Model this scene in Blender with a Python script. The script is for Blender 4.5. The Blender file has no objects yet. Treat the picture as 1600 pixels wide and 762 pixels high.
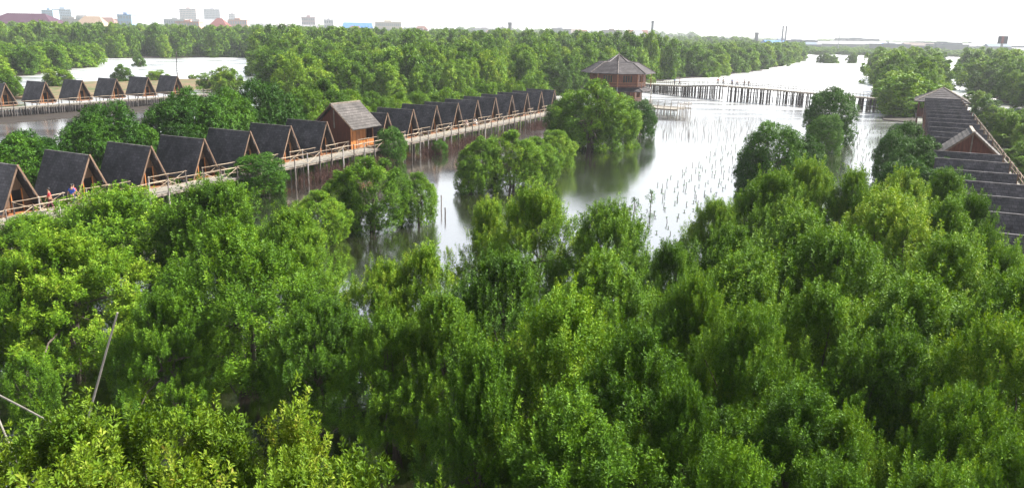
import bpy, bmesh, math, random
import numpy as np
from mathutils import Matrix, Vector

# ------------------------------------------------------------------ camera, sky, sun, exposure
sc = bpy.context.scene
COL = sc.collection
CAM_H, PITCH, ROLL = 15.0, 0.2645, 0.018
cam = bpy.data.cameras.new('camera')
cam.sensor_width = 36.0
cam.lens = 36.0 * 1220.0 / 1600.0
cam.clip_start, cam.clip_end = 0.5, 12000.0
camo = bpy.data.objects.new('camera', cam)
COL.objects.link(camo)
camo.matrix_world = Matrix.Translation((0, 0, CAM_H)) @ Matrix.Rotation(math.pi/2 - PITCH, 4, 'X') @ Matrix.Rotation(ROLL, 4, 'Z')
sc.camera = camo

SUN_AZ, SUN_EL = math.radians(70.0), math.radians(50.0)     # clockwise from +Y (the view direction)
world = bpy.data.worlds.new('World'); sc.world = world
world.use_nodes = True
wn, wl = world.node_tree.nodes, world.node_tree.links
bg = wn['Background']
sky = wn.new('ShaderNodeTexSky'); sky.sky_type = 'NISHITA'; sky.sun_disc = False
sky.sun_elevation, sky.sun_rotation = SUN_EL, SUN_AZ
sky.air_density, sky.dust_density, sky.ozone_density, sky.altitude = 1.0, 1.0, 1.0, 0.0
# milky tropical haze: white low down, thinning evenly towards the blue overhead
mixw = wn.new('ShaderNodeMix'); mixw.data_type = 'RGBA'
wtc = wn.new('ShaderNodeTexCoord'); wsp = wn.new('ShaderNodeSeparateXYZ'); wmr = wn.new('ShaderNodeMapRange')
wl.new(wtc.outputs['Generated'], wsp.inputs[0]); wl.new(wsp.outputs['Z'], wmr.inputs[0])
wmr.inputs[1].default_value, wmr.inputs[2].default_value, wmr.inputs[3].default_value, wmr.inputs[4].default_value = 0.0, 0.75, 0.95, 0.14
wl.new(wmr.outputs[0], mixw.inputs[0])
wl.new(sky.outputs[0], mixw.inputs[6]); mixw.inputs[7].default_value = (7.45, 7.45, 7.4, 1)
wl.new(mixw.outputs[2], bg.inputs['Color']); bg.inputs['Strength'].default_value = 0.056

sun = bpy.data.lights.new('sun', 'SUN'); sun.energy = 5.0; sun.angle = math.radians(3.0); sun.color = (1.0, 0.95, 0.86)
suno = bpy.data.objects.new('sun', sun); COL.objects.link(suno)
to_sun = Vector((math.sin(SUN_AZ)*math.cos(SUN_EL), math.cos(SUN_AZ)*math.cos(SUN_EL), math.sin(SUN_EL)))
suno.rotation_euler = to_sun.to_track_quat('Z', 'Y').to_euler()

vs = sc.view_settings
vs.view_transform = 'Standard'; vs.look = 'None'; vs.gamma = 1.0; vs.use_curve_mapping = False; vs.exposure = 1.8
cy = sc.cycles
cy.max_bounces, cy.diffuse_bounces, cy.glossy_bounces, cy.transmission_bounces, cy.volume_bounces = 6, 3, 3, 3, 0
cy.transparent_max_bounces = 8
cy.use_denoising = True
try:
    cy.denoiser = 'OPENIMAGEDENOISE'; cy.denoising_input_passes = 'RGB_ALBEDO_NORMAL'
except Exception: pass
cy.sample_clamp_indirect = 6.0

RNG = random.Random(11)
NP = np.random.default_rng(5)
AZ = 0.459
D = Vector((math.sin(AZ), math.cos(AZ), 0)); N = Vector((D.y, -D.x, 0))     # along the hut rows / towards their walkways

# ------------------------------------------------------------------ helpers
def link(o, parent=None):
    COL.objects.link(o)
    if parent is not None: o.parent = parent
    return o
def tag(o, label=None, cat=None, group=None, kind=None):
    if label: o['label'] = label
    if cat: o['category'] = cat
    if group: o['group'] = group
    if kind: o['kind'] = kind
    return o
def empty(name, loc=(0, 0, 0), rz=0.0, parent=None):
    o = bpy.data.objects.new(name, None); o.empty_display_size = 0.3
    o.location = loc; o.rotation_euler = (0, 0, rz)
    return link(o, parent)
def mobj(name, me, mat, parent=None, loc=(0, 0, 0), rot=(0, 0, 0), scale=(1, 1, 1)):
    if mat is not None and not me.materials: me.materials.append(mat)
    o = bpy.data.objects.new(name, me); o.location = loc; o.rotation_euler = rot; o.scale = scale
    return link(o, parent)
def copy_tree(o, parent=None):
    c = o.copy(); COL.objects.link(c); c.parent = parent
    for ch in o.children: copy_tree(ch, c)
    return c
class MB:
    """collects boxes, bars and tubes into one mesh"""
    def __init__(s): s.v, s.f = [], []
    def add(s, vs, fs):
        k = len(s.v); s.v += [tuple(p) for p in vs]; s.f += [tuple(i + k for i in f) for f in fs]; return s
    def box(s, x0, x1, y0, y1, z0, z1):
        return s.add([(x0,y0,z0),(x1,y0,z0),(x1,y1,z0),(x0,y1,z0),(x0,y0,z1),(x1,y0,z1),(x1,y1,z1),(x0,y1,z1)],
                     [(0,3,2,1),(4,5,6,7),(0,1,5,4),(1,2,6,5),(2,3,7,6),(3,0,4,7)])
    def tube(s, pts, radii, n=6, cap=True):
        pts = [Vector(p) for p in pts]
        if not hasattr(radii, '__len__'): radii = [radii] * len(pts)
        vs, fs = [], []
        for i, p in enumerate(pts):
            t = (pts[min(i+1, len(pts)-1)] - pts[max(i-1, 0)]).normalized()
            a = t.cross(Vector((0, 0, 1)) if abs(t.z) < .9 else Vector((1, 0, 0))).normalized(); b = t.cross(a)
            for j in range(n):
                an = 2*math.pi*j/n
                vs.append(p + (a*math.cos(an) + b*math.sin(an)) * radii[i])
        for i in range(len(pts)-1):
            for j in range(n):
                k = (j+1) % n
                fs.append((i*n+j, i*n+k, (i+1)*n+k, (i+1)*n+j))
        if cap: fs.append(tuple(range(n))[::-1]); fs.append(tuple((len(pts)-1)*n + j for j in range(n)))
        return s.add(vs, fs)
    def bar(s, a, b, w, h):
        """rectangular bar from a to b, w across, h high"""
        a, b = Vector(a), Vector(b); t = (b-a).normalized()
        u = t.cross(Vector((0,0,1))); u = u.normalized() if u.length > 1e-4 else Vector((1,0,0)); v = u.cross(t)
        vs = [p + u*sx*w/2 + v*sy*h/2 for p in (a, b) for sx, sy in ((-1,-1),(1,-1),(1,1),(-1,1))]
        return s.add(vs, [(0,1,2,3),(4,7,6,5),(0,4,5,1),(1,5,6,2),(2,6,7,3),(3,7,4,0)])
    def prism(s, poly, axis0, axis1, ax='x'):
        """polygon in the (y,z) plane, extruded along x from axis0 to axis1"""
        n = len(poly); vs = [(axis0, p[0], p[1]) for p in poly] + [(axis1, p[0], p[1]) for p in poly]
        if ax == 'y': vs = [(p[1], p[0], p[2]) for p in vs]
        fs = [tuple(range(n)), tuple(range(2*n-1, n-1, -1))] + [(i, i+n, (i+1) % n + n, (i+1) % n) for i in range(n)]
        return s.add(vs, fs)
    def mesh(s, name):
        me = bpy.data.meshes.new(name); me.from_pydata(s.v, [], s.f)
        bm = bmesh.new(); bm.from_mesh(me); bmesh.ops.recalc_face_normals(bm, faces=bm.faces); bm.to_mesh(me); bm.free()
        return me
    def build(s, name, mat, parent=None, **k): return mobj(name, s.mesh(name), mat, parent, **k)

def nmat(name):
    m = bpy.data.materials.new(name); m.use_nodes = True
    return m, m.node_tree.nodes, m.node_tree.links, m.node_tree.nodes['Principled BSDF']
def ramp(nodes, stops):
    r = nodes.new('ShaderNodeValToRGB'); e = r.color_ramp.elements
    while len(e) < len(stops): e.new(0.5)
    for i, (p, c) in enumerate(stops): e[i].position = p; e[i].color = (*c, 1)
    return r
def noise_mat(name, stops, scale=3.0, rough=0.8, bump=0.3, stretch=(1,1,1), detail=6.0, spec=0.3, bump_dist=0.02, coord='Object', per_object=0.0):
    m, n, l, b = nmat(name)
    tc = n.new('ShaderNodeTexCoord'); mp = n.new('ShaderNodeMapping'); mp.inputs['Scale'].default_value = stretch
    l.new(tc.outputs[coord], mp.inputs[0])
    nz = n.new('ShaderNodeTexNoise'); nz.inputs['Scale'].default_value = scale; nz.inputs['Detail'].default_value = detail; nz.inputs['Roughness'].default_value = .65
    l.new(mp.outputs[0], nz.inputs[0])
    fac = nz.outputs[0]
    if per_object:
        oi = n.new('ShaderNodeObjectInfo'); ma = n.new('ShaderNodeMath'); ma.operation = 'MULTIPLY_ADD'
        l.new(oi.outputs['Random'], ma.inputs[0]); ma.inputs[1].default_value = per_object; l.new(fac, ma.inputs[2])
        mb = n.new('ShaderNodeMath'); mb.operation = 'SUBTRACT'; l.new(ma.outputs[0], mb.inputs[0]); mb.inputs[1].default_value = per_object/2
        fac = mb.outputs[0]
    r = ramp(n, stops); l.new(fac, r.inputs[0]); l.new(r.outputs[0], b.inputs['Base Color'])
    b.inputs['Roughness'].default_value = rough; b.inputs['Specular IOR Level'].default_value = spec
    if bump:
        bp = n.new('ShaderNodeBump'); bp.inputs['Strength'].default_value = bump; bp.inputs['Distance'].default_value = bump_dist
        l.new(nz.outputs[0], bp.inputs['Height']); l.new(bp.outputs[0], b.inputs['Normal'])
    return m
def plain(name, col, rough=0.7, spec=0.3, var=0.12):
    return noise_mat(name, [(0.3, tuple(c*(1-var) for c in col)), (0.7, tuple(min(1, c*(1+var)) for c in col))], 4.0, rough, 0.0, spec=spec)

def leaf_mat(name, stops, trans=0.3, rough=0.42, obj_var=0.36):
    m, n, l, b = nmat(name)
    at = n.new('ShaderNodeAttribute'); at.attribute_name = 'tint'
    oi = n.new('ShaderNodeObjectInfo')
    ma = n.new('ShaderNodeMath'); ma.operation = 'MULTIPLY_ADD'; l.new(oi.outputs['Random'], ma.inputs[0]); ma.inputs[1].default_value = obj_var
    l.new(at.outputs['Fac'], ma.inputs[2])
    mb = n.new('ShaderNodeMath'); mb.operation = 'SUBTRACT'; l.new(ma.outputs[0], mb.inputs[0]); mb.inputs[1].default_value = obj_var/2
    r = ramp(n, stops); l.new(mb.outputs[0], r.inputs[0])
    l.new(r.outputs[0], b.inputs['Base Color']); b.inputs['Roughness'].default_value = rough; b.inputs['Specular IOR Level'].default_value = 0.12
    tr = n.new('ShaderNodeBsdfTranslucent')
    hs = n.new('ShaderNodeHueSaturation'); hs.inputs['Hue'].default_value = 0.485; hs.inputs['Saturation'].default_value = 1.1; hs.inputs['Value'].default_value = 1.25
    l.new(r.outputs[0], hs.inputs['Color']); l.new(hs.outputs[0], tr.inputs['Color'])
    mx = n.new('ShaderNodeMixShader'); mx.inputs[0].default_value = trans
    l.new(b.outputs[0], mx.inputs[1]); l.new(tr.outputs[0], mx.inputs[2]); l.new(mx.outputs[0], n['Material Output'].inputs['Surface'])
    return m

M = {}
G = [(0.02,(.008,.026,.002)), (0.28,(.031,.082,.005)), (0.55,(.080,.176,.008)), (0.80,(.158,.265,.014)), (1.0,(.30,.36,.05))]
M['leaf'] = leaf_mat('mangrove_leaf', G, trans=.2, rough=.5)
M['leaf_dark'] = leaf_mat('dark_mangrove_leaf', [(0.0,(.007,.030,.003)), (0.4,(.022,.074,.005)), (0.75,(.055,.145,.007)), (1.0,(.11,.22,.018))], trans=.16, rough=.48)
M['leaf_young'] = leaf_mat('young_mangrove_leaf', [(0.0,(.020,.052,.004)), (0.35,(.060,.120,.006)), (0.7,(.122,.195,.010)), (0.96,(.23,.27,.035)), (1.0,(.24,.20,.03))], trans=.25, rough=.5)
M['bark'] = noise_mat('mangrove_bark', [(0.3,(.035,.028,.024)), (0.7,(.13,.105,.085))], 6, .9, .5, (1,1,.3))
M['mud'] = noise_mat('mud', [(0.3,(.012,.009,.007)), (0.6,(.028,.021,.016)), (0.8,(.022,.028,.010))], .6, .75, .6, bump_dist=.1)
M['sand'] = noise_mat('sandy_bank', [(0.3,(.09,.06,.035)), (0.46,(.14,.095,.055)), (0.56,(.06,.075,.025)), (0.85,(.04,.07,.016))], .25, .9, .3)
M['plain'] = noise_mat('far_plain', [(0.3,(.02,.04,.015)), (0.55,(.05,.065,.03)), (0.8,(.10,.10,.075))], .012, .9, 0)
M['wood'] = noise_mat('weathered_wood', [(0.3,(.11,.09,.07)), (0.55,(.20,.17,.14)), (0.8,(.33,.29,.25))], 3, .8, .3, (1,1,1), per_object=.25)
M['rail'] = noise_mat('bamboo_rail', [(0.3,(.13,.09,.06)), (0.55,(.25,.19,.13)), (0.8,(.42,.35,.26))], 4, .65, .2, per_object=.3)
M['deck'] = noise_mat('deck_planks', [(0.3,(.11,.10,.085)), (0.55,(.19,.175,.15)), (0.8,(.29,.27,.235))], 2.2, .85, .3)
M['pile'] = noise_mat('pile_wood', [(0.3,(.05,.042,.04)), (0.55,(.14,.12,.11)), (0.8,(.36,.34,.33))], 2.5, .85, .3, (1,1,.35), per_object=.5)
M['pile_dark'] = noise_mat('dark_pile_wood', [(0.3,(.022,.018,.017)), (0.55,(.055,.046,.043)), (0.8,(.13,.115,.11))], 2.5, .85, .3, (1,1,.35), per_object=.5)
M['timber'] = noise_mat('brown_timber', [(0.3,(.12,.045,.018)), (0.6,(.25,.10,.04)), (0.85,(.38,.18,.075))], 3, .6, .2, (1,1,.25), per_object=.2)
M['orange_timber'] = noise_mat('orange_timber', [(0.3,(.26,.085,.022)), (0.6,(.42,.16,.045)), (0.85,(.52,.24,.085))], 2.4, .6, .2, (3,3,.4))
M['red_timber'] = noise_mat('red_timber', [(0.3,(.05,.015,.011)), (0.6,(.11,.036,.022)), (0.85,(.18,.066,.036))], 2.4, .6, .2, (3,3,.4))
M['dark'] = plain('dark_interior', (.012,.009,.008), .9, .1)
M['glass'] = plain('window_glass', (.02,.025,.03), .08, .6)

def shingle_mat(name, c0, c1, c2):
    m, n, l, b = nmat(name)
    tc = n.new('ShaderNodeTexCoord')
    mp = n.new('ShaderNodeMapping'); l.new(tc.outputs['Object'], mp.inputs[0])
    sep = n.new('ShaderNodeSeparateXYZ'); l.new(tc.outputs['Object'], sep.inputs[0])
    nz = n.new('ShaderNodeTexNoise'); nz.inputs['Scale'].default_value = 4.5; nz.inputs['Detail'].default_value = 8; nz.inputs['Roughness'].default_value = .75
    l.new(tc.outputs['Object'], nz.inputs[0])
    n2 = n.new('ShaderNodeTexNoise'); n2.inputs['Scale'].default_value = .8; n2.inputs['Detail'].default_value = 3
    oi = n.new('ShaderNodeObjectInfo'); va = n.new('ShaderNodeVectorMath'); va.operation = 'ADD'
    cx = n.new('ShaderNodeCombineXYZ'); mr = n.new('ShaderNodeMath'); mr.operation = 'MULTIPLY'; mr.inputs[1].default_value = 60
    l.new(oi.outputs['Random'], mr.inputs[0]); l.new(mr.outputs[0], cx.inputs[0]); l.new(tc.outputs['Object'], va.inputs[0]); l.new(cx.outputs[0], va.inputs[1])
    l.new(va.outputs[0], n2.inputs[0])
    ad = n.new('ShaderNodeMath'); ad.operation = 'MULTIPLY_ADD'; l.new(n2.outputs[0], ad.inputs[0]); ad.inputs[1].default_value = .9
    l.new(nz.outputs[0], ad.inputs[2])
    sb = n.new('ShaderNodeMath'); sb.operation = 'SUBTRACT'; l.new(ad.outputs[0], sb.inputs[0]); sb.inputs[1].default_value = .45
    r = ramp(n, [(0.3,c0),(0.55,c1),(0.8,c2)]); l.new(sb.outputs[0], r.inputs[0])
    bc = n.new('ShaderNodeCombineXYZ'); xy = n.new('ShaderNodeMath'); xy.operation = 'ADD'; l.new(sep.outputs['X'], xy.inputs[0]); l.new(sep.outputs['Y'], xy.inputs[1])
    l.new(xy.outputs[0], bc.inputs[0]); l.new(sep.outputs['Z'], bc.inputs[1])
    br = n.new('ShaderNodeTexBrick'); l.new(bc.outputs[0], br.inputs['Vector']); br.inputs['Scale'].default_value = 1.0
    br.inputs['Color1'].default_value = (.72,.72,.72,1); br.inputs['Color2'].default_value = (1.25,1.25,1.25,1); br.inputs['Mortar'].default_value = (.55,.55,.55,1)
    br.inputs['Mortar Size'].default_value = .018; br.inputs['Brick Width'].default_value = .34; br.inputs['Row Height'].default_value = .22
    mu = n.new('ShaderNodeMix'); mu.data_type = 'RGBA'; mu.blend_type = 'MULTIPLY'; mu.inputs[0].default_value = 1.0
    l.new(r.outputs[0], mu.inputs[6]); l.new(br.outputs['Color'], mu.inputs[7]); l.new(mu.outputs[2], b.inputs['Base Color'])
    wv = n.new('ShaderNodeMath'); wv.operation = 'MULTIPLY'; l.new(sep.outputs['Z'], wv.inputs[0]); wv.inputs[1].default_value = 4.5
    fr = n.new('ShaderNodeMath'); fr.operation = 'FRACT'; l.new(wv.outputs[0], fr.inputs[0])
    hh = n.new('ShaderNodeMath'); hh.operation = 'MULTIPLY_ADD'; l.new(nz.outputs[0], hh.inputs[0]); hh.inputs[1].default_value = .9; l.new(fr.outputs[0], hh.inputs[2])
    bp = n.new('ShaderNodeBump'); bp.inputs['Strength'].default_value = .35; bp.inputs['Distance'].default_value = .02
    l.new(hh.outputs[0], bp.inputs['Height']); l.new(bp.outputs[0], b.inputs['Normal'])
    b.inputs['Roughness'].default_value = .75; b.inputs['Specular IOR Level'].default_value = .3
    return m
M['roof_slate'] = shingle_mat('slate_brown_shingles', (.022,.018,.020), (.042,.036,.040), (.078,.068,.072))
M['roof'] = shingle_mat('dark_shingles', (.032,.030,.033), (.064,.059,.064), (.115,.106,.112))
M['roof_brown'] = shingle_mat('brown_shingles', (.034,.030,.028), (.066,.058,.055), (.112,.10,.096))

def water_mat():
    m, n, l, b = nmat('lagoon_water'); n.remove(b)
    tc = n.new('ShaderNodeTexCoord'); sep = n.new('ShaderNodeSeparateXYZ'); l.new(tc.outputs['Object'], sep.inputs[0])
    nz = n.new('ShaderNodeTexNoise'); nz.inputs['Scale'].default_value = .03; nz.inputs['Detail'].default_value = 4; l.new(tc.outputs['Object'], nz.inputs[0])
    r = ramp(n, [(0.35,(.010,.009,.006)), (0.65,(.018,.016,.011))]); l.new(nz.outputs[0], r.inputs[0])
    df = n.new('ShaderNodeBsdfDiffuse'); l.new(r.outputs[0], df.inputs['Color'])
    gl = n.new('ShaderNodeBsdfGlossy'); gl.inputs['Color'].default_value = (.98,.98,.97,1)
    # calm among the trees, ruffled by the breeze on the open reaches
    wind = n.new('ShaderNodeMapRange'); wind.inputs[1].default_value = 95; wind.inputs[2].default_value = 220; wind.inputs[3].default_value = .10; wind.inputs[4].default_value = .34
    l.new(sep.outputs['Y'], wind.inputs[0])
    pz = n.new('ShaderNodeTexNoise'); pz.inputs['Scale'].default_value = .045; pz.inputs['Detail'].default_value = 3
    pm_ = n.new('ShaderNodeMapping'); pm_.inputs['Scale'].default_value = (1, 2.5, 1); l.new(tc.outputs['Object'], pm_.inputs[0]); l.new(pm_.outputs[0], pz.inputs[0])
    pr = n.new('ShaderNodeMapRange'); pr.inputs[1].default_value = .35; pr.inputs[2].default_value = .65; pr.inputs[3].default_value = .7; pr.inputs[4].default_value = 1.5
    l.new(pz.outputs[0], pr.inputs[0]); pmul = n.new('ShaderNodeMath'); pmul.operation = 'MULTIPLY'
    l.new(wind.outputs[0], pmul.inputs[0]); l.new(pr.outputs[0], pmul.inputs[1]); l.new(pmul.outputs[0], gl.inputs['Roughness'])
    mp = n.new('ShaderNodeMapping'); mp.inputs['Scale'].default_value = (1, 2.0, 1); l.new(tc.outputs['Object'], mp.inputs[0])
    w = n.new('ShaderNodeTexNoise'); w.inputs['Scale'].default_value = 1.3; w.inputs['Detail'].default_value = 5; w.inputs['Roughness'].default_value = .6; l.new(mp.outputs[0], w.inputs[0])
    bp = n.new('ShaderNodeBump'); bp.inputs['Strength'].default_value = .10; bp.inputs['Distance'].default_value = .06; l.new(w.outputs[0], bp.inputs['Height'])
    l.new(bp.outputs[0], gl.inputs['Normal'])
    fr = n.new('ShaderNodeFresnel'); fr.inputs['IOR'].default_value = 1.34
    pw = n.new('ShaderNodeMath'); pw.operation = 'POWER'; pw.inputs[1].default_value = .2; l.new(fr.outputs[0], pw.inputs[0])
    mx = n.new('ShaderNodeMixShader'); l.new(pw.outputs[0], mx.inputs[0]); l.new(df.outputs[0], mx.inputs[1]); l.new(gl.outputs[0], mx.inputs[2])
    l.new(mx.outputs[0], n['Material Output'].inputs['Surface'])
    return m
M['water'] = water_mat()
HAZE = 0.00019
# ------------------------------------------------------------------ places
TIERS = [
 ('yellow-green leafy shrub in the bottom left corner', 'yellow-green shrubs at the bottom left', 'S',
  [(-8.74,12.37,8,1.7), (-8.16,12.74,8,1.7), (-7.84,13.46,8,1.5), (-6.87,13.6,8,1.5), (-5.94,13.27,8,1.4), (-5.02,12.86,8,1.5), (-4.46,12.93,8,1.3), (-3.62,12.44,8,1.4), (-2.81,12.08,8,1.4), (-2.08,11.64,8,1.3), (-1.45,10.94,8,1.2)]),
 ('yellow-green shrub cut by the bottom left edge', 'yellow-green shrubs at the bottom left', 'S',
  [(-7.37,10.81,8,1.6), (-6.31,11.11,8,1.6), (-5.06,11.06,8,1.6), (-3.81,11.01,8,1.6), (-2.64,10.78,8,1.4)]),
 ('olive mangrove along the back edge of the left clump', 'mangroves of the big left clump', 'N',
  [(-27.31,42.77,4.67,3.89), (-20.85,39.74,6.92,4.36), (-15.63,39.8,7.3,3.9), (-11.28,37.39,6.56,2.54)]),
 ('big billowing mangrove facing the camera in the left clump', 'mangroves of the big left clump', 'N',
  [(-22.18,32.12,5.18,2.13), (-19.86,33.31,6.07,3.71), (-11.41,31.57,7.11,3.85)]),
 ('dark low mangrove along the front of the left clump', 'mangroves of the big left clump', 'N',
  [(-13.62,28.53,5.19,2.02), (-7.49,28.42,4.87,2.12)]),
 ('slender light green sapling by the pale water at the left edge', 'saplings', 'R',
  [(-18.45,27.59,2.8,1)]),
 ('light mangrove at the water edge of the centre thicket', 'mangroves of the centre thicket', 'N',
  [(-1.61,42.94,5.69,1.79), (1.31,39.99,7.26,2.87), (4.66,36.78,7.05,2.82), (6.97,33.4,6.17,1.96)]),
 ('mangrove in the second line of the centre thicket', 'mangroves of the centre thicket', 'N',
  [(-5.53,30.61,5.76,2.1), (-3.77,31.36,6.41,2.24), (0.01,29.11,6.78,2.62), (3.48,29.39,6.54,2.87), (6.23,27.03,6.33,2.12)]),
 ('shaded mangrove in the hollow left of the front ridge', 'mangroves of the centre thicket', 'N',
  [(-4.21,26.31,5.3,2.16), (-2.14,26.23,6,1.94)]),
 ('bright leafy mangrove on the front ridge at bottom centre', 'mangroves of the centre thicket', 'N',
  [(1.37,21.21,7.71,2.83), (3.71,19.5,7.07,2.55), (5.15,18.74,6.3,1.5)]),
 ('broad leafy mangrove below the bottom centre ridge', 'mangroves of the centre thicket', 'N',
  [(-0.67,19.69,6.61,1.92), (1.7,17.61,6.25,2.39)]),
 ('mangrove along the far edge of the right thicket', 'mangroves of the right thicket', 'N',
  [(11.52,44.03,6.03,2.44), (14.94,44.56,7.32,2.99), (18.63,47.98,7.57,2.64), (21.12,46.78,7.25,2.55), (23.81,45.95,7.38,2.92), (26.68,47.08,7.35,2.68)]),
 ('feathery mangrove in the second line of the right thicket', 'mangroves of the right thicket', 'N',
  [(9.64,34.76,6.65,2.81), (13.41,35.19,7.47,3.3), (17.53,36.05,8,3.42), (20.8,36.57,7.87,3), (23.29,37.93,7.47,1.93)]),
 ('tall mangrove in the third line of the right thicket', 'mangroves of the right thicket', 'N',
  [(9.59,28.99,6.87,2.83), (13.26,29.3,7.98,3.23), (16.47,29.19,7.77,3.05), (19.77,29.81,6.97,2.36)]),
 ('mangrove in the fourth line of the right thicket', 'mangroves of the right thicket', 'N',
  [(6.79,26.82,6.65,1.81), (10.4,25.02,6.99,2.68), (13.77,25.57,7.19,2.93), (16.59,24.77,7.34,2.88)]),
 ('shaded mangrove in the dark middle of the right thicket', 'mangroves of the right thicket', 'N',
  [(7.95,23.91,6.77,2.17), (11.51,22.58,6.34,2.18), (17.9,24.12,6.95,1.82)]),
 ('sunlit mangrove at the bottom just right of centre', 'mangroves of the right thicket', 'N',
  [(7.63,19.07,6.17,2.29), (9.31,18.75,5.4,1.49)]),
 ('yellowish mangrove in the bottom right corner', 'mangroves of the right thicket', 'N',
  [(11.5,19.02,6.31,1.9), (14.44,20.31,7.34,2.33), (14.32,18.27,6.72,1.87)]),
 ('nearest mangrove along the bottom edge right of centre', 'mangroves of the right thicket', 'N',
  [(5.15,15.76,6.12,1.66), (7.77,15.55,5.64,1.63), (10.05,15.67,6.08,1.85), (12.05,15.55,6.25,1.99)]),
 ('deep green mangrove between lagoon and right huts', 'trees between the lagoon and the right hut row', 'MD',
  [(40.89,84.23,5.2,2), (33.84,67.53,5.2,2.2), (45.12,89.71,5.8,2.2), (40.24,77.31,5.6,2.6), (32.6,62.02,5.4,2.3), (37.14,68.16,5.4,2.1), (33.69,59.32,5.4,2)]),
 ('rounded deep green mangrove just behind the near left huts', 'trees behind the left hut row', 'MD',
  [(-41.38,63.72,6.13,3.2), (-40.59,65.32,6.26,3.2), (-39.16,66.41,4.41,2.4), (-38.13,69.4,6.99,2.8), (-37.66,72.6,7.95,3.8), (-36.05,74.04,6.24,3), (-35.03,74.76,4.65,2.4), (-34.31,78.03,7.6,3.2), (-33.19,81.19,8.77,3.6), (-31.83,81.68,6.14,2.6), (-31.43,84.75,8.48,3.6), (-29.72,86.4,6.74,2.8), (-28.9,89.88,9.3,3.6), (-27.2,92.4,7.5,3.2)]),
 ('yellow-green mangrove close behind the cottage', 'trees behind the left hut row', 'R',
  [(-25.73,95.39,8.06,3.2), (-23.7,99.95,8.58,3.4), (-21.61,103.27,7.27,3), (-19.48,107.58,6.66,3), (-16.81,112.98,6.22,3), (-14.24,118.18,5.87,3)]),
 ('green mangrove behind the far end of the left huts', 'trees behind the left hut row', 'F',
  [(-11.63,126.18,6.82,3.2), (-8.45,132.15,6.29,3), (-5.01,139.57,7.41,3.2), (-0.56,148.56,7.24,3.2), (3.81,157.86,7.82,3.4)]),
 ('light green mangrove just right of the right walkway', 'trees right of the right walkway', 'F',
  [(108.19,186.01,3.98,3), (94.71,158.73,4.38,3), (81.91,134.19,2.2,2.4), (82.86,134.76,4.42,3), (72.84,115.83,2.2,2.4), (74.04,116.46,5.43,3.2), (65.66,101.3,2.2,2.4), (77.09,119.92,4.86,2.77), (84.86,131.13,4.09,2.91), (60.47,91.25,2.2,2.2), (71.11,107.82,5.04,2.47), (62.73,93.13,4.52,2.55)]),
]
BUSHES = [
 (-23.98,72.33,3.67,2.68,'MD','round dark green bush in front of the left boardwalk','bushes standing in the lagoon'),
 (-14.41,91.14,4.09,1.89,'MD','narrow dark green mangrove hiding the boardwalk beside the cottage','bushes standing in the lagoon'),
 (-9.39,98.64,1.69,1.06,'MD','tiny round bush beside the boardwalk piles','bushes standing in the lagoon'),
 (-11.05,60.06,5.41,3,'R','wide light green mangrove in the narrow channel below the cottage','bushes standing in the lagoon'),
 (-7.58,61.68,4.04,1.85,'R','smaller light green mangrove at the right end of the channel island','bushes standing in the lagoon'),
 (-13.45,59.93,4.33,1.78,'R','light green mangrove at the left end of the channel island','bushes standing in the lagoon'),
 (-13.91,55.05,3.78,2.17,'R','light green bush in the channel left of the island, beside the big clump','bushes standing in the lagoon'),
 (-14.64,52.02,2.94,1.36,'R','light green bush squeezed between channel and left clump','bushes standing in the lagoon'),
 (-3.14,75.99,5.13,2.55,'R','light green mangrove on the left of the middle islet','bushes standing in the lagoon'),
 (-0.1,77.52,5.62,3.03,'R','tallest light green mangrove on the middle islet','bushes standing in the lagoon'),
 (-4.13,74.45,3.22,1.72,'R','low green mangrove at the near left of the middle islet','bushes standing in the lagoon'),
 (2.44,80.61,4.63,2.77,'R','green mangrove at the near right of the middle islet','bushes standing in the lagoon'),
 (4.91,90,4.2,2.43,'R','round yellow-green mangrove just right of the middle islet','bushes standing in the lagoon'),
 (10.45,106.43,8.95,5.36,'R','broad mangrove before the octagonal pavilion, its highest crown','bushes standing in the lagoon'),
 (7.69,109.94,6.61,3.75,'R','left crown of the islet before the octagonal pavilion','bushes standing in the lagoon'),
 (13.76,107.78,6.19,4.04,'R','low right crown of the islet before the octagonal pavilion','bushes standing in the lagoon'),
 (18.96,118.77,5.55,2.45,'MD','small dark mangrove below the octagonal pavilion, left of the jetty','bushes standing in the lagoon'),
 (25.83,77.12,6.97,3.47,'MD','dark green mangrove tree standing at the far tip of the right thicket','bushes standing in the lagoon'),
 (29.32,78.52,5.48,2.06,'MD','lower dark mangrove to the right of the tip of the right thicket','bushes standing in the lagoon'),
 (23.41,76.18,4.24,1.64,'MD','low dark mangrove overhanging the water on the left of the right thicket','bushes standing in the lagoon'),
 (46.51,116.05,8.08,3.85,'MD','tall dark mangrove standing alone in the water before the bridge','bushes standing in the lagoon'),
 (42.12,106.03,5.12,2.42,'MD','lower round mangrove in front of the lone tree before the bridge','bushes standing in the lagoon'),
 (-111.96,194.02,5.18,4,'F','round light green tree behind the second hut of the back row','small trees around the left pond'),
 (-106.06,214.81,4.95,2.93,'F','small round tree on the pond shore behind the back row','small trees around the left pond'),
 (-100.32,222.54,3.37,3.58,'F','low yellow-green bush at the pond shore beside the thin pole','small trees around the left pond'),
 (-141.13,299.87,4.37,2.71,'F','tiny round mangrove islet standing in the left pond','small trees around the left pond'),
 (-93.15,229.28,1.75,1.42,'F','tiny bush on the bare bank beside the pond','small trees around the left pond'),
 (-74.79,194.39,4.45,3.39,'F','olive bush at the right end of the sandy bank','small trees around the left pond'),
 (-104.59,163.45,6.42,3.63,'F','light green tree at the left edge behind the back row','small trees around the left pond'),
 (-65.76,180.97,6.95,3.91,'F','green tree on the pond corner right of the sandy bank','small trees around the left pond'),
]
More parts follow.
